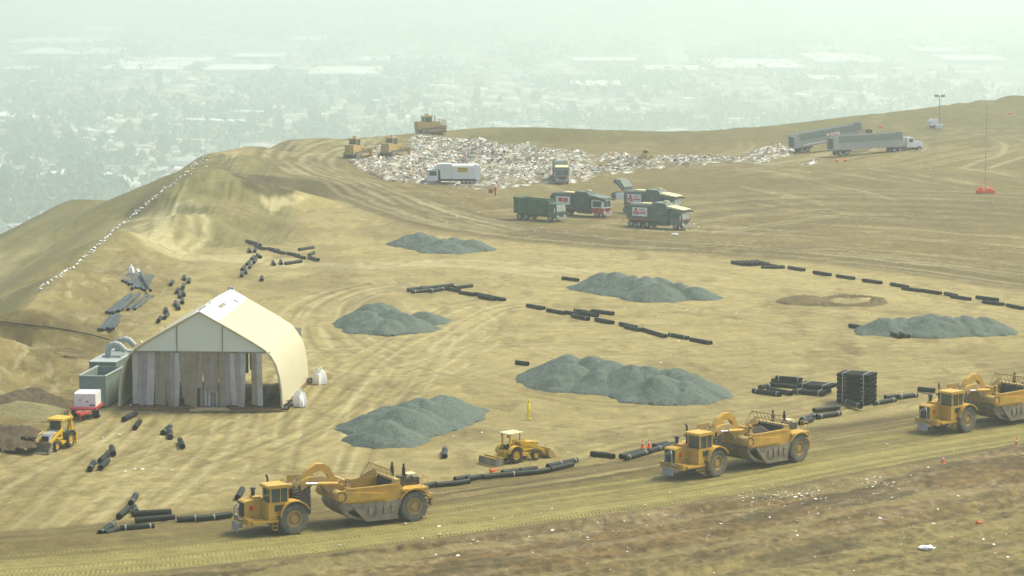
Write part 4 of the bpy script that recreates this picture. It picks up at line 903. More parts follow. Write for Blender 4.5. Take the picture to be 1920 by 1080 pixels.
b = MB(); b.box(-3.0, 3.0, -1.25, -1.17, .3, 3.0); b.box(-3.0, 3.0, 1.17, 1.25, .3, 3.0); b.box(2.92, 3.0, -1.25, 1.25, .3, 3.0); b.box(-3.0, -2.92, -1.25, 1.25, .3, 3.0); b.box(-3, 3, -1.25, 1.25, .2, .32); b.build('shell', M['dump'], t)
b = MB(); b.box(-3.05, 3.05, -1.33, -1.15, 2.95, 3.07); b.box(-3.05, 3.05, 1.15, 1.33, 2.95, 3.07); b.box(2.9, 3.06, -1.3, 1.3, 2.95, 3.06); b.build('rim', M['duct'], t)
put(t, 174, 765, 262, 3.0, 0)
t = empty('filter_unit', 'grey filter unit with two curved ducts against the tent', 'filter unit')
b = MB(); b.box(-4.2, 4.2, -1.3, 1.3, .3, 3.25); b.build('housing', M['dump'], t)
b = MB()
for k in range(6): b.box(-2.8 + k * .7, -2.4 + k * .7, -.9, .9, 3.25, 3.42)
b.box(-4.3, 4.3, -1.36, 1.36, 3.18, 3.28); b.build('roof_vent', M['duct'], t)
for x in (1.2, -2.2):
    b = MB(); pts = [(x, -.3, 3.2), (x, -.3, 3.85)] + [(x, .45 - .75 * math.cos(a), 3.85 + .70 * math.sin(a)) for a in (.5, 1.0, 1.57, 2.1, 2.6)] + [(x, 1.4, 3.9)]
    pr = [b.cyl(a, c, .30, n=14) for a, c in zip(pts, pts[1:])]
    for a, c in zip(pts[1:], pts[2:]): b.sph(a, .31, 12, 8)
    b.build('duct', M['duct'], t, True)
put(t, 193, 741, 262, 4.2, 0)

# ------------------------------------------------------------------ the tent
t = empty('storage_tent', 'big beige and white fabric tent with a strip curtain front', 'tent')
half = [(0, 9.15), (1.6, 8.25), (3.2, 7.35), (4.8, 6.42), (6.0, 5.65), (6.6, 5.05), (7.0, 4.3), (7.3, 3.3), (7.5, 2.0), (7.6, 0.25)]
full = [(-x, z) for x, z in half[::-1]] + half[1:]
inn = [(x * .985, z - .10 if abs(x) < 6.5 else z) for x, z in full]
Lt = 17.5
def shell(name, m, i0, i1, parent, off=0.0, y0=0.0, y1=Lt):
    b = MB(); o = full[i0:i1 + 1]; i = inn[i0:i1 + 1]; n = len(o); ny = 14; vs = []
    for k in range(ny + 1):
        y = y0 + (y1 - y0) * k / ny; sag = .05 * math.sin(math.pi * ((k * 1.0) % 2) / 2)
        for x, z in o: vs.append((x * (1 + off / 9 - sag * .12), y, z + off - sag * (z > 1)))
        for x, z in i: vs.append((x * (1 + off / 9), y, z + off))
    fs = []
    for k in range(ny):
        a = k * 2 * n; c = a + 2 * n
        for j in range(n - 1): fs += [(a + j, a + j + 1, c + j + 1, c + j), (a + n + j, c + n + j, c + n + j + 1, a + n + j + 1)]
        fs += [(a, c, c + n, a + n), (a + n - 1, a + 2 * n - 1, c + 2 * n - 1, c + n - 1)]
    for a in (0, ny * 2 * n):
        for j in range(n - 1): fs.append((a + j, a + n + j, a + n + j + 1, a + j + 1))
    b.add(vs, fs); return b.build(name, m, parent, True)
shell('roof_fabric', M['tent'], 0, 8, t); shell('roof_fabric', M['tent'], 10, 18, t)
shell('ridge_panel', M['tentw'], 8, 10, t)
b = MB(); b.box(.55, 1.35, 5.2, 6.6, 8.60, 8.72, Matrix.Identity(4)); 
b = MB(); m_ = Matrix.Translation((.75, 8.0, 8.74)) @ Matrix.Rotation(math.atan2(.9, 1.6), 4, 'Y'); b.box(-.2, .2, -1.4, 1.4, -.03, .03, m_); m_ = Matrix.Translation((1.2, 13.2, 8.5)) @ Matrix.Rotation(math.atan2(.9, 1.6), 4, 'Y'); b.box(-.25, .25, -.3, .3, -.03, .03, m_)
for k in range(9): b.box(-.9 + .05 * k, -.7 + .05 * k, 3.0 + k * .62, 3.35 + k * .62, 8.66 + .028 * k, 8.76 + .028 * k) if k in (2, 3, 4, 5, 8) else None
b.build('roof_patch', M['dirtmetal'], t)
b = MB(); b.box(-.3, .3, 17.2, 17.6, 9.1, 9.35); b.build('ridge_cap', M['steel'], t)
gpts = [p for p in full if p[1] > 5.5]; gp = [(-6.25, 5.42)] + [(x * .985, z - .07) for x, z in gpts] + [(6.25, 5.42)]
MB().pxz(gp, .10, .16).build('gable', M['gable'], t)
for x in (-2.15, 2.1): MB().box(x - .04, x + .04, .03, .10, 5.45, 8.0 if x < 0 else 7.85).build('gable_seam', M['dirtmetal'], t)
b = MB(); b.box(-6.6, 6.5, .02, .2, 5.32, 5.46); b.build('header_beam', M['dirtmetal'], t)
for y, nm in ((.0, 'front_arch'), (Lt - .2, 'rear_arch'), (5.8, 'inner_arch'), (11.6, 'inner_arch')):
    b = MB(); o = full if nm == 'front_arch' else inn; c = [(x * .972, z - .2 if abs(x) < 6.8 else z) for x, z in o]; n = len(o)
    if nm == 'front_arch': b.tube([(x * 1.003, -.03, z) for x, z in o], .10, 8)
    else: b.tube([(x * .975, y, z - .15) for x, z in o], .10, 6)
    b.build(nm, M['tent'] if nm == 'front_arch' else M['steel'], t)
q = random.Random(11)
x = -6.35
while x < 6.6:
    w = q.uniform(.42, .62)
    if 4.15 < x + w / 2 < 4.75 or (x + w / 2 > 5.95): x += w; continue
    top = 5.38 if abs(x) < 6.4 else 4.8
    mid = -.15 < x + w / 2 < 1.6
    bot = q.uniform(1.5, 2.3) if mid and q.random() < .9 else (q.uniform(.25, .5) if q.random() < .85 else q.uniform(.9, 1.2))
    lean = q.uniform(-.22, .22); yo = q.uniform(.12, .30); mm = M[q.choice(['strip3', 'strip'])] if mid else M[q.choice(['strip', 'strip2', 'strip', 'strip3', 'strip2'])]
    b = MB(); ns = 6; vs = []; fs = []
    for k in range(ns + 1):
        f = k / ns; z = top + (bot - top) * f; xc = x + lean * f * f; y = yo + .12 * math.sin(f * 3 + x)
        for dx, dy in ((-.03, -.02), (w * .5, -.07), (w + .03, -.01), (w + .03, .02), (w * .5, -.03), (-.03, .01)): vs.append((xc + dx, y + dy, z))
    for k in range(ns):
        for j in range(6): fs.append((k * 6 + j, k * 6 + (j + 1) % 6, k * 6 + 6 + (j + 1) % 6, k * 6 + 6 + j))
    fs += [tuple(range(6)), tuple(range(ns * 6 + 5, ns * 6 - 1, -1))]
    b.add(vs, fs); b.build('curtain_strip', mm, t, True); x += w
for k in range(7):
    b = MB(); x = -.1 + k * .36; b.box(x, x + .3, .35 + .03 * (k % 2), .37 + .03 * (k % 2), .3, 2.6); b.build('curtain_strip', M['strip2'] if k % 3 else M['strip'], t)
b = MB(); b.pyz([(.2, .02), (Lt, .02), (Lt, .3), (.2, .3)], -7.7, -7.5); b.pyz([(.2, .02), (Lt, .02), (Lt, .3), (.2, .3)], 7.5, 7.7); b.tube([(-7.4, -.5, .12), (0, -1.1, .14), (7.6, -.5, .12)], .10, 8); b.tube([(-7.5, .1, .2), (7.6, .1, .2)], .09, 8); b.build('skid_frame', M['rust'], t)
q = random.Random(5)
b = MB()
for k in range(13):
    w = 1.1; x = -6.6 + k * 1.05
    b.box(x, x + .95, Lt - .25, Lt - .22, q.uniform(.5, 1.2) if x < 2.6 or x > 5.4 else 3.8, 5.4)
b.pxz([(-6.3, 5.4)] + [(x * .97, z - .15) for x, z in gpts] + [(6.3, 5.4)], Lt - .3, Lt - .24); b.build('rear_curtain', M['strip2'], t)
for x, y in ((7.95, .3), (8.05, 2.7), (7.95, 16.2), (-6.6, .4)): wheel(t, x, y, .33, .3, M['btyre'], M['rimw'], -1, .45, 16, False)
b = MB(); b.tube([(7.5, 2.6, .5), (9.0, 2.6, .8)], .05, 6); b.build('outrigger', M['steel'], t); MB().tube([(7.5, 16.0, .5), (9.0, 16.0, .8)], .05, 6).build('outrigger', M['steel'], t)
pA = T(222, 768); pB = T(530, 768)
t.location = ((pA[0] + pB[0]) / 2, (pA[1] + pB[1]) / 2, float(hmac((pA[0] + pB[0]) / 2, (pA[1] + pB[1]) / 2)))
TA = R(-3.9); t.rotation_euler = (0, 0, TA); tent = t
def tentp(x, y): return (t.location.x + x * math.cos(TA) - y * math.sin(TA), t.location.y + x * math.sin(TA) + y * math.cos(TA))
def sack(name, label, x, y, h, cat='sandbag', group=None, seed=0):
    q = random.Random(seed); b = MB(); n = 12; vs = []; prof = [(.06, 1.0), (.13, .97), (.12, .86), (.27, .74), (.33, .5), (.38, .25), (.34, .02), (.02, 0)]
    for k in range(n):
        a = 2 * math.pi * k / n; f = 1 + .28 * math.sin(4 * a + seed) + q.uniform(-.12, .12)
        for r_, z in prof: vs.append((math.cos(a) * r_ * h * f, math.sin(a) * r_ * h * f, z * h * (1 + .16 * math.sin(2 * a + seed))))
    m = len(prof); fs = [(k * m + i, ((k + 1) % n) * m + i, ((k + 1) % n) * m + i + 1, k * m + i + 1) for k in range(n) for i in range(m - 1)]
    fs += [tuple(k * m for k in range(n)), tuple(k * m + m - 1 for k in range(n - 1, -1, -1))]
    b.add(vs, fs); o = b.build(name, M['bag'], None, True, loc=(x, y, float(hmac(x, y)))); return tag(o, label, cat, group)
x, y = tentp(8.9, 2.6); sack('weight_bag', 'white weight bag hanging by the front right corner of the tent', x, y, 1.5, group='white weight bags on the tent outriggers', seed=1)
x, y = tentp(8.9, 16.0); sack('weight_bag', 'white weight bag hanging by the rear right corner of the tent', x, y, 1.5, group='white weight bags on the tent outriggers', seed=2)
b = MB(); m_ = Matrix.Rotation(R(2), 4, 'Z'); b.box(-1.7, 1.9, -.18, .12, .05, .22, m_); b.box(-1.2, 1.6, .1, .35, .22, .30, m_); b.box(-1.75, -.6, -.3, -.1, .02, .12, m_)
o = b.build('timber_pile', M['wood']); x, y = tentp(.9, -1.0); o.location = (x, y, float(hmac(x, y)) + .05); tag(o, 'pale timber boards lying in front of the tent opening', 'boards')
# ------------------------------------------------------------------ gravel heaps
gravel_mat = attr_mat('grey_green_gravel', 5.5, .60, .95, .8, .08)
def pile(name, label, cones, col=(.086, .112, .092), group='gravel heaps on the pad', slope=.56, seed=0, res=.18, matl=None, rough=.14):
    cs = []
    for u, v, h in cones: p = G(u, v, h); cs.append((p[0], p[1], h))
    cs = np.array(cs); hm_ = cs[:, 2].max(); e = hm_ / slope + 1.2
    xs = np.arange(cs[:, 0].min() - e, cs[:, 0].max() + e, res); ys = np.arange(cs[:, 1].min() - e, cs[:, 1].max() + e, res * 1.2)
    X, Y = np.meshgrid(xs, ys); Z = np.full(X.shape, -9.0)
    w = fbm(X * .5, Y * .5, seed, 3) - .5; wx = X + w * 1.3 ; wy = Y + (fbm(X * .5, Y * .5, seed + 5, 3) - .5) * 1.7
    for cx, cy, h in cs * np.array([1, 1, .94]):
        r = np.hypot(wx - cx, wy - cy); z = h - slope * (np.sqrt(r * r + .42) - .62) * (1 - .06 * np.exp(-r)); z = z + .14 * np.exp(-((z) / .5) ** 2)
        Z = np.maximum(Z, z)
    Z += (fbm(X * 3.0, Y * 3.0, seed + 9, 3) - .5) * rough
    m = (Z > -.12); f = m[:-1, :-1] & m[1:, :-1] & m[:-1, 1:] & m[1:, 1:]
    lab = Z < 1e-3; Z = np.where(Z < 0, Z * 1.5, Z)
    ox, oy = float(cs[:, 0].mean()), float(cs[:, 1].mean()); oz = float(hmac(ox, oy))
    me, used = grid_mesh(name, X - ox, Y - oy, Z, f)
    CC = np.broadcast_to(np.array(col), X.shape + (3,)) * (1 + .25 * (fbm(X * .5, Y * .5, seed + 3, 4)[..., None] - .5))
    colattr(me, 'col', CC.reshape(-1, 3)[used]); me.materials.append(matl or gravel_mat)
    o = bpy.data.objects.new(name, me); COL.objects.link(o); o.location = (ox, oy, oz + .02); return tag(o, label, 'heap', group)
pile('gravel_pile', 'small grey gravel heap farthest back, below the upper haul road', [(768, 438, 1.6), (785, 434, 1.9), (805, 441, 1.8), (830, 446, 1.8), (850, 444, 1.6), (868, 447, 1.5), (884, 447, 1.6), (845, 455, 1.3)], seed=1)
pile('gravel_pile', 'long grey gravel heap with a lone pipe off its left end', [(1130, 509, 2.2), (1155, 507, 2.4), (1180, 514, 2.3), (1210, 516, 2.4), (1240, 518, 2.1), (1232, 529, 2.0), (1215, 533, 1.7), (1270, 528, 1.7), (1303, 535, 1.5), (1165, 520, 1.9)], seed=2)
pile('gravel_pile', 'broad grey gravel heap behind the tent right side', [(696, 567, 2.1), (712, 565, 2.2), (684, 580, 1.8), (735, 577, 2.2), (756, 585, 1.9), (700, 590, 1.7), (678, 594, 1.1), (730, 598, 1.4), (690, 604, .7)], seed=3)
pile('gravel_pile', 'little grey gravel cone beside the broad heap by the tent', [(796, 582, 1.3), (806, 587, 1.0)], seed=4)
pile('gravel_pile', 'grey gravel heap nearest the right edge, seven rounded humps', [(1658, 594, 1.7), (1690, 593, 1.7), (1720, 591, 1.8), (1745, 587, 2.2), (1768, 590, 2.0), (1792, 593, 1.7), (1815, 590, 1.9), (1850, 593, 1.7), (1745, 600, 1.3)], seed=5)
pile('gravel_pile', 'longest grey gravel heap in the middle of the pad', [(1040, 677, 1.9), (1062, 663, 2.6), (1068, 678, 2.3), (1100, 672, 2.2), (1112, 664, 2.6), (1143, 673, 2.4), (1128, 690, 2.0), (1185, 681, 2.5), (1175, 690, 2.1), (1215, 683, 2.4), (1235, 700, 2.3), (1262, 688, 2.2), (1290, 699, 2.1), (1280, 712, 1.8), (1020, 685, 1.2), (1305, 707, 1.6), (1190, 712, 1.3)], seed=6)
pile('gravel_pile', 'grey gravel heap left of the worker in yellow', [(702, 772, 1.6), (722, 785, 1.9), (715, 765, 1.8), (738, 758, 2.0), (752, 761, 2.2), (780, 764, 1.8), (768, 750, 2.0), (790, 742, 2.3), (812, 752, 1.8), (822, 739, 2.1), (842, 741, 1.7), (694, 786, 1.1), (770, 785, 1.2), (850, 748, 1.1)], seed=7)
dirt_mat = attr_mat('dug_earth', 4.0, .35, .98, 1.0, .2)
pile('dirt_pile', 'dark brown earth heap left of the red trailer', [(35, 735, 1.8), (60, 730, 1.9), (85, 740, 1.6), (5, 745, 1.6), (-30, 745, 1.5)], (.10, .08, .045), 'earth heaps', .55, 12, matl=dirt_mat, rough=.3)
pile('dirt_pile', 'pale low earth mound in front of the dark earth heap', [(40, 757, 1.2), (55, 758, 1.2), (20, 762, 1.0)], (.20, .18, .085), 'earth heaps', .35, 13, matl=dirt_mat, rough=.12)
pile('dirt_pile', 'dark clods dumped at the left edge beside the backhoe', [(5, 812, .9), (25, 815, .8), (-20, 825, 1.0), (15, 838, .7), (40, 822, .5)], (.09, .07, .04), 'earth heaps', .5, 14, matl=dirt_mat, rough=.7)
pile('dirt_pile', 'small brown earth mound beside the ring of dug earth', [(1505, 553, .9), (1515, 553, .9), (1495, 557, .6)], (.14, .11, .05), 'earth heaps', .4, 15, matl=dirt_mat, rough=.2)
ring = []
for k in range(22):
    a = 2 * math.pi * k / 22; ring.append((1595 + 52 * math.cos(a), 563 + 9 * math.sin(a), .13 + .07 * math.sin(3 * a)))
pile('dirt_pile', 'low ring of dug earth on the pad right of centre', ring, (.12, .095, .045), 'earth heaps', .35, 16, matl=dirt_mat, rough=.35)

# ------------------------------------------------------------------ pipes
ORD = ['', 'first', 'second', 'third', 'fourth', 'fifth', 'sixth', 'seventh', 'eighth', 'ninth', 'tenth', 'eleventh', 'twelfth', 'thirteenth', 'fourteenth', 'fifteenth', 'sixteenth', 'seventeenth', 'eighteenth', 'nineteenth', 'twentieth', 'twenty first', 'twenty second', 'twenty third', 'twenty fourth', 'twenty fifth']
def pipe_mesh(b, L, r, n=18):
    b.lathe([(r, -L / 2), (r, L / 2), (r * .86, L / 2), (r * .86, L / 2 - .35), (r * .84, L / 2 - .36), (.001, L / 2 - .36), (.001, -L / 2 + .36), (r * .84, -L / 2 + .36), (r * .86, -L / 2 + .35), (r * .86, -L / 2)], n=n, ax='x')
    return b
def pipe_at(p, q_, r, m, tape=False, name='pipe'):
    d = Vector(q_) - Vector(p); L = d.length
    b = pipe_mesh(MB(), L, r); o = b.build(name, m, None, True); o.location = (Vector(p) + Vector(q_)) / 2
    o.rotation_mode = 'QUATERNION'; o.rotation_quaternion = d.to_track_quat('X', 'Z')
    for sg in (1, -1):
        MB().lathe([(r * .855, sg * (L / 2 - .06)), (r * .845, sg * (L / 2 - .06)), (r * .845, sg * (L / 2 - .33)), (.001, sg * (L / 2 - .33)), (.001, sg * (L / 2 - .345)), (r * .855, sg * (L / 2 - .345))], n=14, ax='x').build('bore', M['bore'], o)
    if tape:
        for s_ in ((-.36, .38) if L > 2.2 else (.33,)): MB().lathe([(r * 1.0, s_ * L - .05), (r * 1.03, s_ * L - .05), (r * 1.03, s_ * L + .05), (r * 1.0, s_ * L + .05)], n=16, ax='x').build('tape_band', M['tape'], o)
    return o
def pipes(lst, phrase, group, r=.24, mx=3.4, by='left', m='black', lift=0.0, tapes=.3, seed=0, lean=None):
    lst = sorted(lst, key=(lambda e: (e[0] + e[2]) / 2) if by == 'left' else (lambda e: (e[1] + e[3]) / 2)); q = random.Random(seed); out = []
    for k, e in enumerate(lst):
        if m != 'black': e = (e[0] + q.uniform(-1, 1), e[1] + q.uniform(-2, 2), e[2] + q.uniform(-3, 3), e[3] + q.uniform(-4, 3))
        a = T(e[0], e[1], r + lift); c = T(e[2], e[3], r + lift); mid = (a + c) / 2; d = c - a; L = float(np.linalg.norm(d[:2]))
        Lw = min(max(L, 1.6), mx); d = d / max(L, 1e-6) * Lw; a = mid - d / 2; c = mid + d / 2
        z0 = float(hmac(a[0], a[1])) + r + lift - .02; z1 = float(hmac(c[0], c[1])) + r + lift - .02
        if mx < 5: z0 = z1 = (z0 + z1) / 2 if abs(z0 - z1) < .3 else z0; z1 = z0 if abs(float(hmac(c[0], c[1])) + r + lift - z0) < .3 else float(hmac(c[0], c[1])) + r + lift
        # roll clear of an already laid pipe
        o = pipe_at((a[0], a[1], z0), (c[0], c[1], z1), r, M[m], q.random() < tapes)
        tag(o, f'{ORD[k + 1]} {"black" if m == "black" else "grey"} pipe from the {by}, {phrase}', 'pipe', group); out.append(o)
    return out
pipes([(187, 1000, 212, 982), (197, 1000, 222, 991), (226, 990, 289, 986), (254, 975, 327, 969), (248, 963, 321, 959), (223, 968, 240, 953), (245, 944, 256, 926), (251, 950, 256, 960), (333, 974, 372, 971), (372, 972, 404, 969), (400, 969, 433, 964)], 'in the jumble left of the nearest scraper', 'pipes left of the nearest scraper', tapes=.5, seed=1)
pipes([(445, 934, 455, 916)], 'tilted over the nearest scraper hood', 'pipes left of the nearest scraper')
pipes([(231, 786, 256, 774), (252, 803, 263, 788), (303, 813, 321, 797), (320, 822, 318, 804), (343, 838, 337, 823)], 'loose on the dirt before the tent', 'loose pipes before the tent', seed=2)
pipes([(167, 881, 178, 863), (186, 865, 205, 848), (186, 878, 204, 861), (213, 851, 209, 837)], 'in the small group below the backhoe', 'pipes below the backhoe', seed=3)
pipes([(661, 810, 678, 826), (834, 857, 834, 840)], 'near the heap beside the yellow worker', 'pipes near the worker', seed=4)
pipes([(790, 913, 817, 907), (820, 909, 850, 906), (850, 906, 878, 902), (858, 898, 876, 895), (875, 898, 903, 893), (907, 894, 936, 891), (937, 891, 966, 888), (942, 886, 972, 882), (975, 882, 1006, 878), (968, 888, 1000, 885), (1001, 885, 1029, 881), (1027, 874, 1055, 868), (1055, 868, 1081, 862), (1031, 880, 1073, 870)], 'in the row between the two front scrapers', 'row of pipes between the front scrapers', tapes=.4, seed=5)
pipes([(1116, 851, 1132, 853), (1130, 852, 1146, 855), (1162, 856, 1208, 844), (1171, 859, 1215, 847), (1215, 846, 1240, 839), (1240, 839, 1262, 832), (1226, 836, 1250, 831)], 'by the traffic cones left of the middle scraper', 'pipes by the traffic cones', seed=6)
pipes([(1526, 769, 1573, 763), (1532, 781, 1575, 774), (1503, 787, 1527, 778), (1500, 793, 1522, 786)], 'behind the middle scraper', 'pipes behind the middle scraper', tapes=.2, seed=7)
pipes([(1448, 713, 1500, 719), (1443, 720, 1497, 726), (1425, 726, 1442, 722), (1412, 732, 1464, 739), (1440, 729, 1484, 737)], 'in the loose stack left of the bundles', 'loose pipe stack beside the bundles', by='top', tapes=.2, seed=8)
pipes([(1455, 708, 1503, 712)], 'lying on top of the loose stack', 'loose pipe stack beside the bundles', lift=.45, tapes=1)
pipes([(1585, 751, 1614, 762)], 'leaning at the foot of the tall bundle stack', 'loose pipes by the tall stack', lift=.15, tapes=1)
pipes([(1639, 756, 1678, 749), (1660, 745, 1685, 742), (1684, 744, 1719, 740), (1722, 729, 1752, 732)], 'right of the tall bundle stack', 'pipes right of the tall stack', tapes=.8, seed=9)
pipes([(762, 544, 800, 538), (772, 547, 812, 543), (790, 541, 822, 537), (806, 545, 832, 541), (820, 537, 849, 534), (833, 540, 862, 545), (852, 539, 885, 535)], 'in the knot left of the pipe line', 'knot of pipes in mid pad', tapes=.5, seed=10)
pipes([(862, 548, 890, 552), (888, 550, 918, 556), (897, 555, 929, 561), (918, 556, 947, 562)], 'in the short run behind the middle heap', 'short run of pipes in mid pad', seed=11)
pipes([(988, 572, 1021, 578), (1026, 581, 1060, 587), (1060, 585, 1086, 589), (1071, 591, 1106, 598), (1085, 586, 1121, 591), (1078, 582, 1108, 586), (1106, 582, 1154, 588), (1110, 597, 1157, 606), (1160, 606, 1195, 614), (1170, 611, 1202, 619), (1204, 617, 1226, 624), (1219, 622, 1251, 631), (1254, 627, 1291, 634), (1295, 636, 1334, 643)], 'in the long line crossing mid pad', 'long line of pipes crossing mid pad', tapes=.2, seed=12)
pipes([(1055, 521, 1084, 525)], 'alone at the left end of the long back heap', 'single pipes by heaps', tapes=0)
pipes([(968, 679, 990, 682)], 'alone at the left end of the longest heap', 'single pipes by heaps', tapes=0)
pipes([(1593, 610, 1632, 616)], 'alone at the left foot of the right heap', 'single pipes by heaps', tapes=0)
pipes([(1665, 623, 1692, 632), (1679, 622, 1706, 632)], 'of the pair before the right gravel heap', 'pair of pipes before the right heap', tapes=.3)
pipes([(1368 + 9 * k, 490 - .2 * k, 1400 + 9 * k, 497 - .2 * k) for k in range(6)] + [(1430, 495, 1455, 499)], 'in the flat raft at the back right', 'raft of pipes at the back right', tapes=0, seed=13)
pipes([(1428, 501, 1471, 500), (1478, 501, 1509, 506), (1525, 510, 1558, 515), (1569, 517, 1602, 522), (1618, 525, 1653, 530), (1669, 532, 1704, 538), (1692, 540, 1726, 545), (1725, 544, 1767, 550), (1772, 550, 1793, 554), (1782, 555, 1821, 561), (1831, 557, 1871, 562), (1842, 565, 1883, 571), (1884, 571, 1924, 579)], 'in the long line along the back right', 'long line of pipes at the back right', tapes=.1, seed=14)
pipes([(462, 451, 478, 456), (470, 453, 493, 461), (477, 461, 499, 467), (500, 465, 524, 470), (511, 469, 535, 475), (536, 474, 562, 479), (550, 478, 574, 484), (575, 481, 601, 488), (578, 479, 590, 472), (558, 468, 590, 463), (533, 494, 567, 489)], 'in the zigzag below the earth spur', 'zigzag of pipes below the spur', tapes=.3, seed=15)
pipes([(528, 496, 526, 487), (515, 497, 511, 489), (491, 526, 491, 517), (452, 519, 455, 509), (461, 513, 460, 505), (452, 507, 460, 498), (467, 503, 472, 495), (461, 497, 469, 489), (474, 494, 481, 485), (470, 487, 478, 479), (491, 484, 480, 475), (470, 475, 466, 464), (477, 473, 479, 465)], 'in the trail left of the zigzag', 'trail of pipes below the spur', by='top', mx=3.2, tapes=.2, seed=16)
pipes([(320, 536, 324, 525), (346, 526, 345, 517), (353, 531, 355, 522), (343, 541, 345, 532), (332, 549, 334, 540), (345, 555, 343, 545), (336, 563, 337, 552), (342, 570, 342, 559), (329, 574, 330, 564), (335, 579, 333, 572), (297, 603, 301, 593), (308, 597, 315, 587), (312, 586, 311, 578)], 'in the scatter behind the tent left side', 'scattered pipes behind the tent', by='top', mx=3.2, tapes=.1, seed=17)
LB = 'long pipes fanned on the left slope'
pipes([(227 + 6 * k, 541 + .5 * k, 240 + 4.5 * k, 508) for k in range(4)], 'in the upper steep fan on the slope', LB, .2, 14, m='greypipe', tapes=0, seed=18)
pipes([(244 + 5 * k, 546, 263 + 5 * k, 515) for k in range(6)], 'in the middle fan on the slope', LB, .2, 14, m='greypipe', tapes=0, seed=19)
pipes([(286, 547, 259, 511)], 'lying across the middle fan', LB, .2, 14, lift=.5, m='greypipe', tapes=0)
pipes([(199 + 5 * k, 585, 237 + 6 * k, 553 - .5 * k) for k in range(6)] + [(231, 587, 287, 553), (241, 588, 298, 552)], 'in the wide lower fan on the slope', LB, .2, 14, m='greypipe', tapes=0, seed=20)
pipes([(186 + 5 * k, 617, 208 + 5 * k, 593) for k in range(5)] + [(212, 614, 223, 604)], 'in the lowest grey bunch on the slope', LB, .2, 14, m='greypipe', tapes=0, seed=21)
p = T(246, 512); sack('white_sack', 'white sack on the tops of the fanned pipes, left one', p[0], p[1], 1.0, 'sack', 'white sacks on the left slope', 5)
p = T(258, 516); sack('white_sack', 'smaller white sack right of the other on the fanned pipes', p[0], p[1], .8, 'sack', 'white sacks on the left slope', 6)
def bundle(label, u, v, deg, n, L=3.2, r=.185, lift=0.0):
    t = empty('pipe_bundle', label, 'bundle', 'strapped pipe bundles beside the haul road'); w = n * r * 2 + .02 * n
    for k in range(n):
        b = pipe_mesh(MB(), L, r, 14); o = b.build('pipe', M['black'], t, True, loc=(0, -w / 2 + (k + .5) * w / n, r + .02))
        for sg in (1, -1): MB().cyl((sg * (L / 2 - .3), 0, 0), (sg * (L / 2 - .29), 0, 0), r * .85, n=12).build('bore', M['bore'], o)
    for x in (-L * .32, L * .32):
        b = MB(); z = 2 * r + .035; b.box(x - .05, x + .05, -w / 2 - .03, w / 2 + .03, z, z + .015); b.box(x - .05, x + .05, w / 2 + .012, w / 2 + .03, 0, z); b.box(x - .05, x + .05, -w / 2 - .03, -w / 2 - .012, 0, z); b.build('strap', M['tape'], t)
    for x in (-L * .25, L * .25): MB().box(x - .06, x + .06, -w / 2, w / 2, -.06, .0).build('batten', M['wood'], t)
    put(t, u, v, deg, 0, 0, dz=.06 + lift); return t
BD = -24
for k in range(7):
    bb = bundle(f'{ORD[k + 1]} layer from the ground in the tall stack of black pipe bundles' if k < 6 else 'top layer of the tall stack of black pipe bundles', 1606, 755, BD + rnd.uniform(-2, 2), 6, lift=k * .405)
bundle('low black pipe bundle flat on the ground beside the tall stack', 1522, 738, BD, 6)
bundle('black pipe bundle stacked askew on the low bundle', 1532, 735, BD - 5, 6, lift=.41)

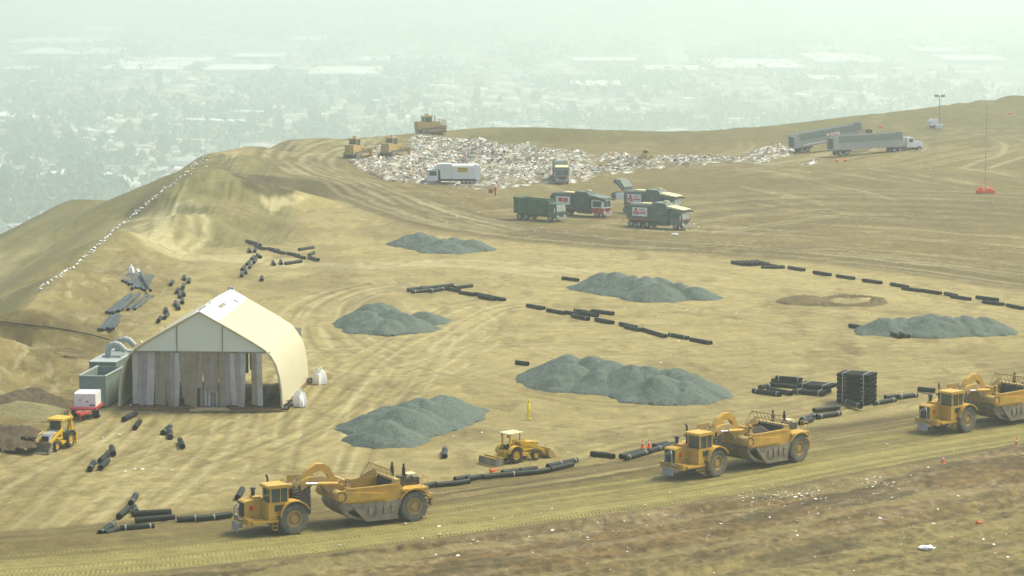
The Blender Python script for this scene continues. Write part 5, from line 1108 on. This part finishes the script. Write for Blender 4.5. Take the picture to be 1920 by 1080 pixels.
# ------------------------------------------------------------------ people
def person(label, suit, leg, head, u, v, deg, vest=None, pose=0):
    t = empty('person', label, 'person')
    J = {}; E = []; me = bpy.data.meshes.new('body')
    V = []; rad = []
    def j(n, x, y, z, r, par=None, r2=None):
        J[n] = len(V); V.append((x, y, z)); rad.append((r, r2 or r))
        if par is not None: E.append((J[par], J[n]))
    j('pel', 0, 0, .95, .15, None, .12); j('wa', 0, 0, 1.1, .14, 'pel', .11); j('ch', .02, 0, 1.34, .18, 'wa', .12); j('nk', .02, 0, 1.50, .065, 'ch'); j('hd', .04, 0, 1.60, .085, 'nk'); j('hd2', .04, 0, 1.70, .095, 'hd')
    for s, sd in (('l', 1), ('r', -1)):
        fx = .10 * sd * (1 if pose else .3)
        j('hp' + s, 0, .10 * sd, .88, .11, 'pel'); j('kn' + s, fx * .6 + .02, .11 * sd, .50, .075, 'hp' + s); j('an' + s, fx, .11 * sd, .10, .05, 'kn' + s); j('to' + s, fx + .17, .12 * sd, .04, .045, 'an' + s, .035)
        j('sh' + s, .01, .20 * sd, 1.42, .075, 'ch'); j('el' + s, .0, .27 * sd, 1.14, .05, 'sh' + s); j('wr' + s, .12, .26 * sd, .92, .035, 'el' + s); j('pm' + s, .15, .26 * sd, .85, .04, 'wr' + s, .022)
        for k in range(4): 
            j(f'f{k}{s}', .13 + .022 * k, .26 * sd, .79 + .004 * abs(k - 1.5), .010, 'pm' + s); j(f'g{k}{s}', .14 + .02 * k, .25 * sd, .755 + .006 * abs(k - 1.5), .008, f'f{k}{s}')
        j('th' + s, .19, .24 * sd, .83, .011, 'pm' + s); j('tj' + s, .205, .235 * sd, .80, .009, 'th' + s)
    me.from_pydata(V, E, []); o = bpy.data.objects.new('body', me); COL.objects.link(o); o.parent = t
    md = o.modifiers.new('Skin', 'SKIN'); sv = me.skin_vertices[0].data
    for i, r_ in enumerate(rad): sv[i].radius = r_
    sv[0].use_root = True; o.modifiers.new('Sub', 'SUBSURF').levels = 1; o.modifiers[-1].render_levels = 1
    me.materials.append(suit)
    MB().sph((.065, 0, 1.67), .098, 12, 8, (1.0, .85, 1.2)).build('face', M['skin'], t, True)
    b = MB(); b.lathe([(.001, 1.84), (.08, 1.82), (.115, 1.75), (.12, 1.69), (.16, 1.68), (.15, 1.66), (.11, 1.67)], (.04, 0, 0), 14, 'z'); b.build('hat', head, t, True)
    for sd in (1, -1): MB().sph((.17, .10 * sd + .01 * sd, .045), .06, 8, 6, (2.1, 1, .75)).build('boot', M['dark'] if vest else suit, t, True)
    b = MB(); b.lathe([(.21, .92), (.23, 1.2), (.26, 1.38), (.15, 1.50), (.13, 1.49), (.235, 1.37), (.21, 1.2), (.19, .92)], (.01, 0, 0), 14, 'z')
    if vest: b.build('vest', vest, t, True); 
    for sd in (1, -1): MB().sph((.15, .26 * sd, .84), .045, 8, 6, (1, .6, 1.3)).build('glove', M['dark'], t, True)
    put(t, u, v, deg); return t
person('person standing in a bright yellow hooded rain suit, facing right', M['fyellow'], None, M['fyellow'], 991, 786, -15)
person('person in orange vest and white hard hat below the rubbish, holding a red flag', M['navy'], None, M['white'], 929, 367, 200, M['orange'], 1)
p = T(924, 366); b = MB(); b.cyl((0, 0, .0), (0, 0, .9), .015, n=6); fl = b.build('flag', M['wood'], None, loc=(p[0], p[1], float(hmac(p[0], p[1])) + .02)); tag(fl, 'small red flag held low beside the person in the orange vest', 'flag')
MB().add([(0, 0, .95), (-.7, .02, 1.0), (-.75, 0, .35), (0, 0, .3), (0, .02, .95), (-.7, .04, 1.0), (-.75, .02, .35), (0, .02, .3)], [(0, 1, 2, 3), (7, 6, 5, 4), (0, 4, 5, 1), (1, 5, 6, 2), (2, 6, 7, 3), (3, 7, 4, 0)]).build('flag_cloth', M['red'], fl)
# ------------------------------------------------------------------ cones
def cone(label, u, v, lie=False):
    b = MB(); b.cyl((0, 0, .03), (0, 0, .95), .19, .035, 14); b.box(-.24, .24, -.24, .24, 0, .04); o = b.build('traffic_cone', M['orange'], None, True)
    MB().cyl((0, 0, .5), (0, 0, .66), .128, .098, 14).build('reflective_band', M['sign'], o) if not lie else None
    p = T(u, v); o.location = (p[0], p[1], float(hmac(p[0], p[1])) + (.2 if lie else 0)); o.rotation_euler = (0, R(78) if lie else 0, .5); o.scale = (.78, .78, .78); return tag(o, label, 'traffic cone', 'orange traffic cones')
cone('orange traffic cone upright behind the pipes, left of a pair', 1205, 840); cone('orange traffic cone upright behind the pipes, right of a pair', 1217, 839)
cone('orange traffic cone knocked over behind the front row of pipes', 920, 888, True)
cone('orange traffic cone upright on the lower edge of the haul road', 1768, 869); cone('orange traffic cone at the right photo edge past the haul road', 1906, 836)
cone('orange traffic cone lying in the churned soil at lower right', 1832, 986, True).scale = (.6, .6, .6)
b = MB(); L_ = [T(u, v, .22) for u, v in ((-20, 602), (10, 604), (40, 608), (70, 611), (100, 614), (130, 619), (160, 625), (185, 631), (205, 637))]; b.tube([tuple(p) for p in L_], .07, 6); tag(b.build('ground_hose', M['hose']), 'thin black hose across the slope at far left', 'hose')
b = MB(); q = random.Random(8)
for k in range(5):
    m_ = Matrix.Translation((q.uniform(-.6, .6), q.uniform(-.4, .4), .1 + k * .07)) @ Matrix.Rotation(q.uniform(-.5, .5), 4, 'Z'); b.box(-1, 1, -.07, .07, 0, .05, m_)
for nm, u, v, m, lb, sc in (('timber_scrap', 128, 670, 'wood', 'pale timber boards on the dark slope left of the tent', 1.0), ('yellow_debris', 955, 340, 'cream', 'cream coloured slab of debris right of the white truck', 1.3)):
    o = b.build(nm, M[m]); p = T(u, v); o.location = (p[0], p[1], float(hmac(p[0], p[1]))); o.scale = (sc,) * 3; tag(o, lb, 'debris')
for k, (u, v) in enumerate([(1570, 303), (1585, 302), (1894, 214), (1652, 239)]):
    b = MB(); b.sph((0, 0, .3), .55, 9, 6, (1.2, .8, .7)); b.box(-.5, .2, -.3, .3, .1, .5); o = b.build('orange_barrel', M['orange'], None, True); p = T(u, v); o.location = (p[0], p[1], float(hmac(p[0], p[1]))); o.scale = (.62, .62, .62); tag(o, ['left orange lump of plastic fencing below the long trailer', 'right orange lump of plastic fencing below the long trailer', 'orange marker at the upper right hillside', 'orange marker behind the long trailers'][k], 'marker')

# ------------------------------------------------------------------ rubbish
def chips(n, PX, PY, PZ, smin, smax, seed, pal, wts, flat=.5):
    q = np.random.default_rng(seed); s = q.uniform(smin, smax, n) * q.uniform(.5, 1.5, n); a = q.uniform(0, 6.283, n); tl = q.normal(0, flat, n); asp = q.uniform(.3, 1, n)
    ux = np.stack([np.cos(a) * s, np.sin(a) * s, q.uniform(-.2, .2, n) * s], -1); w = s * asp
    vx = np.stack([-np.sin(a) * w * np.cos(tl), np.cos(a) * w * np.cos(tl), w * np.sin(tl)], -1); c = np.stack([PX, PY, PZ], -1)
    th = np.stack([np.zeros(n), np.zeros(n), s * .18], -1)
    V = np.stack([c - ux - vx, c + ux - vx * .7, c + ux * .8 + vx, c - ux * .9 + vx * .8, c + th], 1).reshape(-1, 3)
    i = np.arange(n)[:, None] * 5; F = np.concatenate([i + np.array([[0, 1, 4]]), i + np.array([[1, 2, 4]]), i + np.array([[2, 3, 4]]), i + np.array([[3, 0, 4]])], 0)
    ci = q.choice(len(pal), n, p=np.array(wts) / sum(wts)); Cc = np.array(pal)[ci] * q.uniform(.75, 1.1, (n, 1))
    return V, F, np.repeat(Cc, 5, 0)
PAL = [(.78, .78, .74), (.5, .5, .46), (.42, .33, .2), (.2, .17, .12), (.10, .11, .10), (.12, .22, .42), (.5, .1, .07), (.16, .30, .22), (.62, .55, .40)]
WT = [38, 18, 10, 9, 7, 3, 2.5, 3, 9]
def tri_obj(name, V, F, Cc, m):
    me = bpy.data.meshes.new(name); me.vertices.add(len(V)); me.vertices.foreach_set('co', V.astype(np.float32).reshape(-1)); me.loops.add(len(F) * 3); me.loops.foreach_set('vertex_index', F.astype(np.int32).reshape(-1))
    me.polygons.add(len(F)); me.polygons.foreach_set('loop_start', np.arange(0, len(F) * 3, 3, dtype=np.int32)); me.polygons.foreach_set('loop_total', np.full(len(F), 3, np.int32)); me.update(calc_edges=True)
    colattr(me, 'col', np.clip(Cc, 0, .9)); me.materials.append(m); o = bpy.data.objects.new(name, me); COL.objects.link(o); return o
chip_mat = attr_mat('mixed_refuse', 3.0, .2, .8, .2, .05)
q = np.random.default_rng(3); pts = []
REG = [([(655, 300), (670, 285), (740, 272), (800, 266), (860, 262), (950, 266), (1040, 275), (1100, 276), (1180, 282), (1260, 284), (1340, 286), (1400, 287), (1410, 291), (1400, 295), (1320, 297), (1240, 304), (1180, 312), (1110, 318), (1080, 330), (900, 344), (820, 336), (740, 335), (690, 320)], 26000, 1.0),
       ([(1405, 285), (1425, 268), (1450, 264), (1480, 275), (1500, 288), (1540, 296), (1520, 301), (1450, 299), (1400, 295)], 2600, 1.3),
       ([(780, 262), (900, 258), (1000, 268), (1000, 290), (900, 300), (780, 290)], 7000, 1.2)]
RX, RY, RZ = [], [], []
for P_, n, hh in REG:
    P_ = np.array(P_, float); u = q.uniform(P_[:, 0].min(), P_[:, 0].max(), n * 4); v = q.uniform(P_[:, 1].min(), P_[:, 1].max(), n * 4); k = inpoly(u, v, P_); u = u[k][:n]; v = v[k][:n]
    dn = fbm(u * .03, v * .12, 7, 3); k = dn + q.normal(0, .08, len(u)) > (.42 + .14 * np.clip((u - 1000) / 250, 0, 1)); u = u[k]; v = v[k]
    g = np.array([G(a, c, 1.0) for a, c in zip(u, v)]); RX.append(g[:, 0]); RY.append(g[:, 1])
    RZ.append(hmac(g[:, 0], g[:, 1]) + hh * (.0 + 1.9 * fbm(g[:, 0] * .22, g[:, 1] * .12, 17, 3)) * q.uniform(.35, 1.0, len(u)) - .25)
RX = np.concatenate(RX); RY = np.concatenate(RY); RZ = np.concatenate(RZ)
V, F, Cc = chips(len(RX), RX, RY, RZ, .06, .24, 5, PAL, [20, 20, 16, 17, 11, 3, 2.5, 3, 13], .8)
Cc = Cc * np.repeat(.45 + 1.15 * sst(.3, .65, fbm(RX * .35, RY * .2, 33, 4)), 5)[:, None]
o = tri_obj('rubbish', V, F, Cc, chip_mat); tag(o, 'sprawling bank of loose white and mixed rubbish', kind='stuff')
xs = np.arange(RX.min() - 2, RX.max() + 2, .6); ys = np.arange(RY.min() - 2, RY.max() + 2, .9); X, Y = np.meshgrid(xs, ys)
cnt, _, _ = np.histogram2d(RY, RX, bins=[np.append(ys, ys[-1] + .9) - .45, np.append(xs, xs[-1] + .6) - .3]); dens = blur(cnt, 8); mk = sst(.03, .35, dens)
Z = hmac(X, Y) + mk * 1.9 * fbm(X * .22, Y * .12, 17, 3) * .62 + mk * (fbm(X * 1.3, Y * 1.3, 19, 3) - .5) * .8 - .30
me, used = grid_mesh('rubbish_bed', X, Y, Z, (mk[:-1, :-1] > .02) & (mk[1:, 1:] > .02), False)
ni = fbm(X * 1.5, Y * 1.5, 23, 3); CC = np.where(ni[..., None] > .55, np.array((.26, .24, .17)), np.array((.12, .10, .055))); CC = np.where(ni[..., None] > .64, np.array((.5, .5, .45)), CC)
colattr(me, 'col', CC.reshape(-1, 3)[used]); me.materials.append(chip_mat); bo = bpy.data.objects.new('rubbish_bed', me); COL.objects.link(bo); bo.parent = o
# scattered litter over pad, road verge and churned soil
u = []; v = []
def sc(n, cu, cv, su, sv):
    u.extend(q.normal(cu, su, n)); v.extend(q.normal(cv, sv, n))
sc(420, 1120, 300, 120, 12); sc(140, 1030, 345, 90, 14); sc(120, 880, 385, 40, 14); sc(60, 1020, 432, 60, 6); sc(90, 1230, 418, 60, 10); sc(60, 1085, 400, 16, 4); sc(50, 1330, 430, 50, 12)
sc(150, 1480, 930, 45, 9); sc(70, 1700, 915, 90, 12); sc(50, 1640, 905, 20, 5); sc(130, 1400, 960, 250, 25); sc(90, 1600, 990, 250, 35); sc(80, 1000, 1000, 220, 25)
for k in range(330): u.append(q.uniform(150, 1920)); v.append(q.uniform(420, 900))
for k in range(160): u.append(q.uniform(1300, 1920)); v.append(q.uniform(270, 480))
for k in range(120): a_ = q.uniform(600, 1920); u.append(a_); v.append(q.normal(1075 - (a_ - 500) * .155, 18))
sc(60, 870, 410, 40, 8); sc(40, 1700, 560, 120, 10); sc(30, 1300, 580, 70, 10); sc(16, 870, 800, 20, 12)
pp = [T(a_, b_) for a_, b_ in zip(u, v)]; pp = np.array([p for p in pp if p is not None]); n = len(pp)
V, F, Cc = chips(n, pp[:, 0], pp[:, 1], pp[:, 2] + .08, .02, .11, 8, PAL, [60, 12, 8, 3, 2, 3, 3, 2, 10], .25)
tag(tri_obj('scattered_litter', V, F, Cc, chip_mat), 'scraps of white litter scattered over the dirt', kind='stuff')
for nm, u_, v_, m, s_, lb in (('white_tarp_scrap', 1737, 1028, 'bag', .5, 'crumpled pale plastic sheet in the lower right soil'), ('white_bag_scrap', 1182, 967, 'bag', .25, 'round white bag of rubbish below the haul road'), ('red_scrap', 1151, 966, 'red', .3, 'flat red scrap left of the round white bag'),
        ('white_tarp_scrap', 1265, 440, 'bag', .45, 'white bag of rubbish in front of the nearest refuse truck')):
    b = MB(); b.sph((0, 0, .12), 1.0, 11, 7, (1.3, .8, .35)); qq = random.Random(nm); b.v = [(x * (1 + qq.uniform(-.25, .25)), y * (1 + qq.uniform(-.25, .25)), z * (1 + qq.uniform(-.4, .4))) for x, y, z in b.v]
    o = b.build(nm, M[m], None); p = T(u_, v_); o.location = tuple(p); o.scale = (s_,) * 3; tag(o, lb, 'litter')
# sandbags along the crest of the left slope
crest = [(385, 292), (372, 305), (352, 322), (325, 345), (300, 362), (272, 385), (245, 408), (215, 432), (190, 455), (165, 477), (140, 498), (110, 518), (80, 538), (50, 560), (36, 566)]
sb = MB(); sb.sph((0, 0, .16), .34, 8, 6, (1.25, .75, .6)); sbm = sb.mesh('sandbag', M['bag'], True); n = 150; k = 0
seg = [math.hypot(b_[0] - a_[0], b_[1] - a_[1]) for a_, b_ in zip(crest, crest[1:])]; tot = sum(seg)
for i in range(n):
    d = tot * (i / n) + q.uniform(-3, 3); d = min(max(d, 0), tot - .01); j = 0
    while d > seg[j]: d -= seg[j]; j += 1
    f = d / seg[j]; uu = crest[j][0] + (crest[j + 1][0] - crest[j][0]) * f + q.normal(0, 1.6); vv_ = crest[j][1] + (crest[j + 1][1] - crest[j][1]) * f + q.normal(0, 1.6)
    if i > n * .9: uu = q.normal(395, 18); vv_ = abs(q.normal(306, 9))
    p = T(uu, vv_)
    if p is None: continue
    o = bpy.data.objects.new('sandbag', sbm); COL.objects.link(o); o.location = tuple(p); s_ = q.uniform(.28, .62); o.scale = (s_, s_, s_ * q.uniform(.8, 1.3)); o.rotation_euler = (q.uniform(-.3, .3), q.uniform(-.3, .3), q.uniform(0, 3.1))
    tag(o, 'small white sandbag in the row down the crest of the left slope', 'sandbag', 'row of white sandbags down the left slope')

# ------------------------------------------------------------------ the city in the haze
q = random.Random(21); nq = np.random.default_rng(21)
def visible(u, v):
    if T(u, v) is not None: return False
    return True
SIL = [(-40, 445), (0, 430), (130, 375), (210, 373), (385, 283), (540, 258), (780, 240), (900, 235), (1300, 243), (1500, 226), (1700, 203), (1920, 173), (2000, 160)]
def sil(u):
    for a, b_ in zip(SIL, SIL[1:]):
        if a[0] <= u <= b_[0]: return a[1] + (b_[1] - a[1]) * (u - a[0]) / (b_[0] - a[0])
    return 200
def house_mesh(w, d, h, rh, wall, roof, k):
    b = MB(); b.box(-w / 2, w / 2, -d / 2, d / 2, 0, h); bm = b.mesh('house_wall', wall)
    b = MB(); e = .7; r_ = w * .22
    b.add([(-w / 2 - e, -d / 2 - e, h), (w / 2 + e, -d / 2 - e, h), (w / 2 + e, d / 2 + e, h), (-w / 2 - e, d / 2 + e, h), (-r_, 0, h + rh), (r_, 0, h + rh)], [(0, 1, 5, 4), (1, 2, 5), (2, 3, 4, 5), (3, 0, 4), (3, 2, 1, 0)]); rm_ = b.mesh('roof', roof)
    return bm, rm_
wallm = mat('pale_stucco', (.6, .56, .46), .8, .1, .3); roofs = [(mat('pinkish_tile_roof', (.46, .25, .17), .8, .2, .3), 'pinkish tiled roof'), (mat('white_flat_roof', (.78, .77, .72), .6, .05, .3), 'white roof'), (mat('tan_shingle_roof', (.42, .36, .27), .8, .15, .3), 'tan roof'), (mat('grey_shingle_roof', (.25, .25, .23), .8, .15, .3), 'grey roof')]
hm = []
for k in range(8):
    r_ = roofs[[0, 1, 2, 3, 0, 2, 1, 3][k]]; hm.append((house_mesh(q.uniform(14, 24), q.uniform(11, 16), q.uniform(3.5, 6), q.uniform(2, 3.5), wallm, r_[0], k), r_[1]))
cnt = 0; spots = []
while cnt < 280:
    u = q.uniform(-30, 1900); v = 150 + 290 * q.random() ** .8; lim = sil(u)
    if v > lim - 3: continue
    if u > 900 and q.random() < .5: continue
    p = G(u, v, VALLEY); (wm, rm_), rl = hm[q.randrange(8)]
    o = bpy.data.objects.new('house', wm); COL.objects.link(o); o.location = tuple(p); o.rotation_euler = (0, 0, R(q.choice([0, 90, 25, 115]) + q.uniform(-4, 4))); s_ = q.uniform(.9, 1.35); o.scale = (s_, s_, s_)
    r_ = bpy.data.objects.new('roof', rm_); COL.objects.link(r_); r_.parent = o
    tag(o, f'hazy low house with {rl} down in the valley', 'house', f'valley houses with {rl}'); cnt += 1; spots.append((p[0], p[1]))
ware = [(85, 229, 62, 16, 40, 'diamond shaped white warehouse roof at the far left'), (455, 238, 38, 9, 62, 'slanting pale warehouse strip above the left spur'), (520, 222, 36, 8, 60, 'second slanting pale warehouse above the left spur'),
        (110, 105, 170, 12, 0, 'long pale warehouse near the left edge, lower of its rows'), (90, 84, 160, 9, 0, 'long grey warehouse behind another at the left edge'), (165, 62, 60, 9, 0, 'short bright warehouse beneath the smokestack'), (255, 133, 150, 17, 0, 'very wide warehouse left of centre'), (300, 122, 170, 8, 0, 'narrow warehouse roof behind the very wide one'),
        (440, 137, 120, 10, 0, 'pale grey warehouse right of the very wide one'), (480, 113, 90, 7, 0, 'thin warehouse strip at upper centre left'), (640, 143, 130, 14, 0, 'wide faint warehouse above the ridge dozer'), (565, 80, 70, 8, 0, 'faint warehouse high at centre left'), (1135, 121, 118, 6, 0, 'thin bright warehouse strip above mid ridge'),
        (1425, 125, 170, 26, 0, 'broadest warehouse roof right of centre'), (1600, 116, 125, 20, 0, 'bright white warehouse roof at upper right'), (1555, 157, 55, 8, 0, 'small white warehouse below the bright one'), (1765, 102, 80, 6, 0, 'thin warehouse at the upper right edge'), (1500, 50, 50, 6, 0, 'far small white roof near the top right'),
        (755, 145, 12, 28, 30, 'tall narrow pale block above the ridge, left of centre'), (1120, 168, 95, 10, 0, 'grey warehouse just above mid ridge'), (1270, 138, 110, 9, 0, 'faint warehouse left of the broadest roof'), (1835, 118, 110, 9, 0, 'faint warehouse at the right photo edge'), (30, 138, 55, 5, 0, 'short warehouse at the extreme left'), (700, 120, 60, 8, 0, 'small warehouse above the ridge dozer')]
wr = mat('pale_warehouse_roof', (.80, .78, .72), .6, .06, .01); ww = mat('warehouse_wall', (.45, .44, .40), .8, .1, .05)
for u, v, wpx, hpx, rot, lb in ware:
    p = G(u, v + hpx / 2, VALLEY); p2 = G(u, v - hpx / 2, VALLEY); sc_ = FPX / math.hypot(p[0], p[1]); w = wpx / sc_; d = min(max(30, (p2[1] - p[1])), 420); h = 11
    b = MB(); b.box(-w / 2, w / 2, 0, d, 0, h); o = b.build('warehouse', ww); MB().box(-w / 2 - .5, w / 2 + .5, -.5, d + .5, h, h + 1.2).build('roof', wr, o); o.location = tuple(p); o.rotation_euler = (0, 0, R(rot)); tag(o, lb, 'warehouse', 'large pale warehouses in the valley')
for u, v, h, w, lb in [(205, 76, 36, 5, 'slim pale smokestack standing left of the tank pair'), (294, 72, 30, 20, 'left pale storage tank of the pair'), (326, 73, 28, 20, 'right pale storage tank of the pair')]:
    p = G(u, v, VALLEY); sc_ = FPX / p[1]; o = MB().cyl((0, 0, 0), (0, 0, h / sc_ * 1.0), w / sc_ / 2, n=16).build('storage_tank' if w > 10 else 'smokestack', wr, None, True, loc=tuple(p)); tag(o, lb, 'tank' if w > 10 else 'chimney')
# trees
leafm = attr_mat('hazy_foliage', .8, .35, .9, .3, .3)
def crown(seed, n=260):
    q2 = np.random.default_rng(seed); d = q2.normal(0, 1, (n, 3)); d /= np.linalg.norm(d, axis=1)[:, None]; r_ = q2.uniform(.55, 1, n)[:, None]; lob = 1 + .35 * np.sin(d[:, :1] * 4 + seed) * np.cos(d[:, 1:2] * 5 + seed)
    c = d * r_ * lob * np.array([4.4, 4.4, 4.2]) + np.array([0, 0, 7.0]); a = q2.normal(0, 1.0, (n, 3)); b_ = q2.normal(0, 1.0, (n, 3)); V = np.stack([c - a, c + b_, c + a - b_ * .5], 1).reshape(-1, 3); F = np.arange(n * 3).reshape(-1, 3)
    return V, F, np.repeat(np.array((.06, .085, .05)) * q2.uniform(.7, 1.4, (n, 1)), 3, 0)
cm = []
for k in range(5):
    V, F, Cc = crown(k + 1); o = tri_obj('crown', V, F, Cc, leafm); cm.append(o.data); bpy.data.objects.remove(o)
trunkm = MB().cyl((0, 0, 0), (0, 0, 6), .5, .25, 7).mesh('trunk', mat('bark', (.12, .09, .06), .9, .3, 1.0))
for k in range(285):
    while True:
        u = q.uniform(-30, 1900); v = 150 + 290 * q.random() ** .7
        if v < sil(u) - 3 and not (u > 900 and q.random() < .5): break
    p = G(u, v, VALLEY); o = bpy.data.objects.new('tree', trunkm); COL.objects.link(o); o.location = tuple(p); s_ = q.uniform(.8, 1.8); o.scale = (s_, s_, s_ * q.uniform(.9, 1.5)); o.rotation_euler = (0, 0, q.uniform(0, 6))
    c = bpy.data.objects.new('crown', cm[q.randrange(5)]); COL.objects.link(c); c.parent = o; tag(o, 'dark hazy tree among the valley houses', 'tree', 'single trees in the valley')
# the rest of the town reads as one mass
def mass_boxes(n, seed):
    q2 = np.random.default_rng(seed); v = 5 + 430 * q2.random(n) ** 1.15; u = q2.uniform(-60, 1980, n); dn = fbm(u * .006, v * .03, 9, 3); k = dn > .36; u = u[k]; v = v[k]; kk = v < np.array([sil(max(a, -39)) for a in u]) + 30; u = u[kk]; v = v[kk]
    g = np.array([G(a, c, VALLEY) for a, c in zip(u, v)]); n = len(g); w = q2.uniform(7, 15, n) * (1 + (q2.random(n) < .06) * 5); d = q2.uniform(5, 9, n) * (1 + (q2.random(n) < .06) * 3); h = q2.uniform(4, 8, n); a = np.where(q2.random(n) < .5, 0, .45) + q2.normal(0, .05, n)
    cx = np.array([-1, 1, 1, -1, -1, 1, 1, -1]); cy = np.array([-1, -1, 1, 1, -1, -1, 1, 1]); cz = np.array([0, 0, 0, 0, 1, 1, 1, 1]); lx = w[:, None] * cx; ly = d[:, None] * cy
    V = np.stack([g[:, :1] + lx * np.cos(a)[:, None] - ly * np.sin(a)[:, None], g[:, 1:2] + lx * np.sin(a)[:, None] + ly * np.cos(a)[:, None], g[:, 2:3] + h[:, None] * cz], -1).reshape(-1, 3)
    tri = np.array([[4, 5, 6], [4, 6, 7], [0, 1, 5], [0, 5, 4], [1, 2, 6], [1, 6, 5], [3, 0, 4], [3, 4, 7], [2, 3, 7], [2, 7, 6]]); F = (np.arange(n)[:, None, None] * 8 + tri[None]).reshape(-1, 3)
    pal = np.array([(.62, .60, .54), (.48, .45, .38), (.36, .22, .16), (.28, .27, .24), (.55, .52, .45)]); return V, F, np.repeat(pal[q2.choice(5, n, p=[.3, .2, .16, .12, .22])], 8, 0)
V, F, Cc = mass_boxes(7000, 4); tag(tri_obj('distant_rooftops', V, F, Cc, attr_mat('far_roofs', .05, .1, .8, 0, .1)), 'countless small rooftops fading into the smog', kind='stuff')
q2 = np.random.default_rng(6); n = 15000; v = 5 + 430 * q2.random(n); u = q2.uniform(-60, 1980, n); k = fbm(u * .008 + 5, v * .03, 19, 3) > .50; u = u[k]; v = v[k]; kk = v < np.array([sil(max(a, -39)) for a in u]) + 30; u = u[kk]; v = v[kk]
g = np.array([G(a, c, VALLEY) for a, c in zip(u, v)]); n = len(g); Vs, Fs = [], []; m = 12
s_ = q2.uniform(4, 11, n); 
off = q2.normal(0, 1, (n, m, 3)); off[:, :, 2] = np.abs(off[:, :, 2]) * .8 + .3; c = g[:, None, :] + off * s_[:, None, None]
a = q2.normal(0, .38, (n, m, 3)) * s_[:, None, None]; b_ = q2.normal(0, .38, (n, m, 3)) * s_[:, None, None]
V = np.stack([c - a, c + b_, c + a - b_ * .4], 2).reshape(-1, 3); F = np.arange(len(V)).reshape(-1, 3); Cc = np.broadcast_to(np.array((.10, .13, .085)), V.shape)
tag(tri_obj('distant_trees', V, F, Cc, leafm), 'soft dark masses of far street trees in the smog', kind='stuff')
for (u0, v0, u1, v1, w, nm) in [(1238, -5, 1300, 175, 16, 'freeway'), (1215, -5, 1262, 120, 9, 'street'), (-30, 92, 1300, 86, 20, 'street'), (420, 262, 700, 180, 10, 'street'), (900, 150, 1400, 190, 10, 'street'), (-20, 330, 300, 300, 9, 'street'), (-30, 160, 900, 176, 14, 'street')]:
    a = G(u0, v0, VALLEY + .3); c = G(u1, v1, VALLEY + .3); d = (c - a)[:2]; d = d / np.linalg.norm(d); nrm = np.array([-d[1], d[0]]) * w
    o = MB().add([(a[0] + nrm[0], a[1] + nrm[1], a[2]), (a[0] - nrm[0], a[1] - nrm[1], a[2]), (c[0] - nrm[0], c[1] - nrm[1], c[2]), (c[0] + nrm[0], c[1] + nrm[1], c[2])], [(0, 1, 2, 3)]).build(nm, M['alum']); tag(o, 'pale straight road across the hazy city', kind='structure')

# ------------------------------------------------------------------ the air
hz = MB().box(-9200, 9200, -60, 14200, VALLEY - 30, 75)
hm = bpy.data.materials.new('haze_air'); hm.use_nodes = True; t = hm.node_tree
for n in list(t.nodes): t.nodes.remove(n)
ou = t.nodes.new('ShaderNodeOutputMaterial'); pv = t.nodes.new('ShaderNodeVolumePrincipled')
pv.inputs['Color'].default_value = (.90, 1.0, .92, 1); pv.inputs['Density'].default_value = .00039; pv.inputs['Anisotropy'].default_value = .62
t.links.new(pv.outputs[0], ou.inputs['Volume'])
ho = hz.build('haze', hm); tag(ho, 'pale greenish smog filling the air over the valley', kind='stuff')
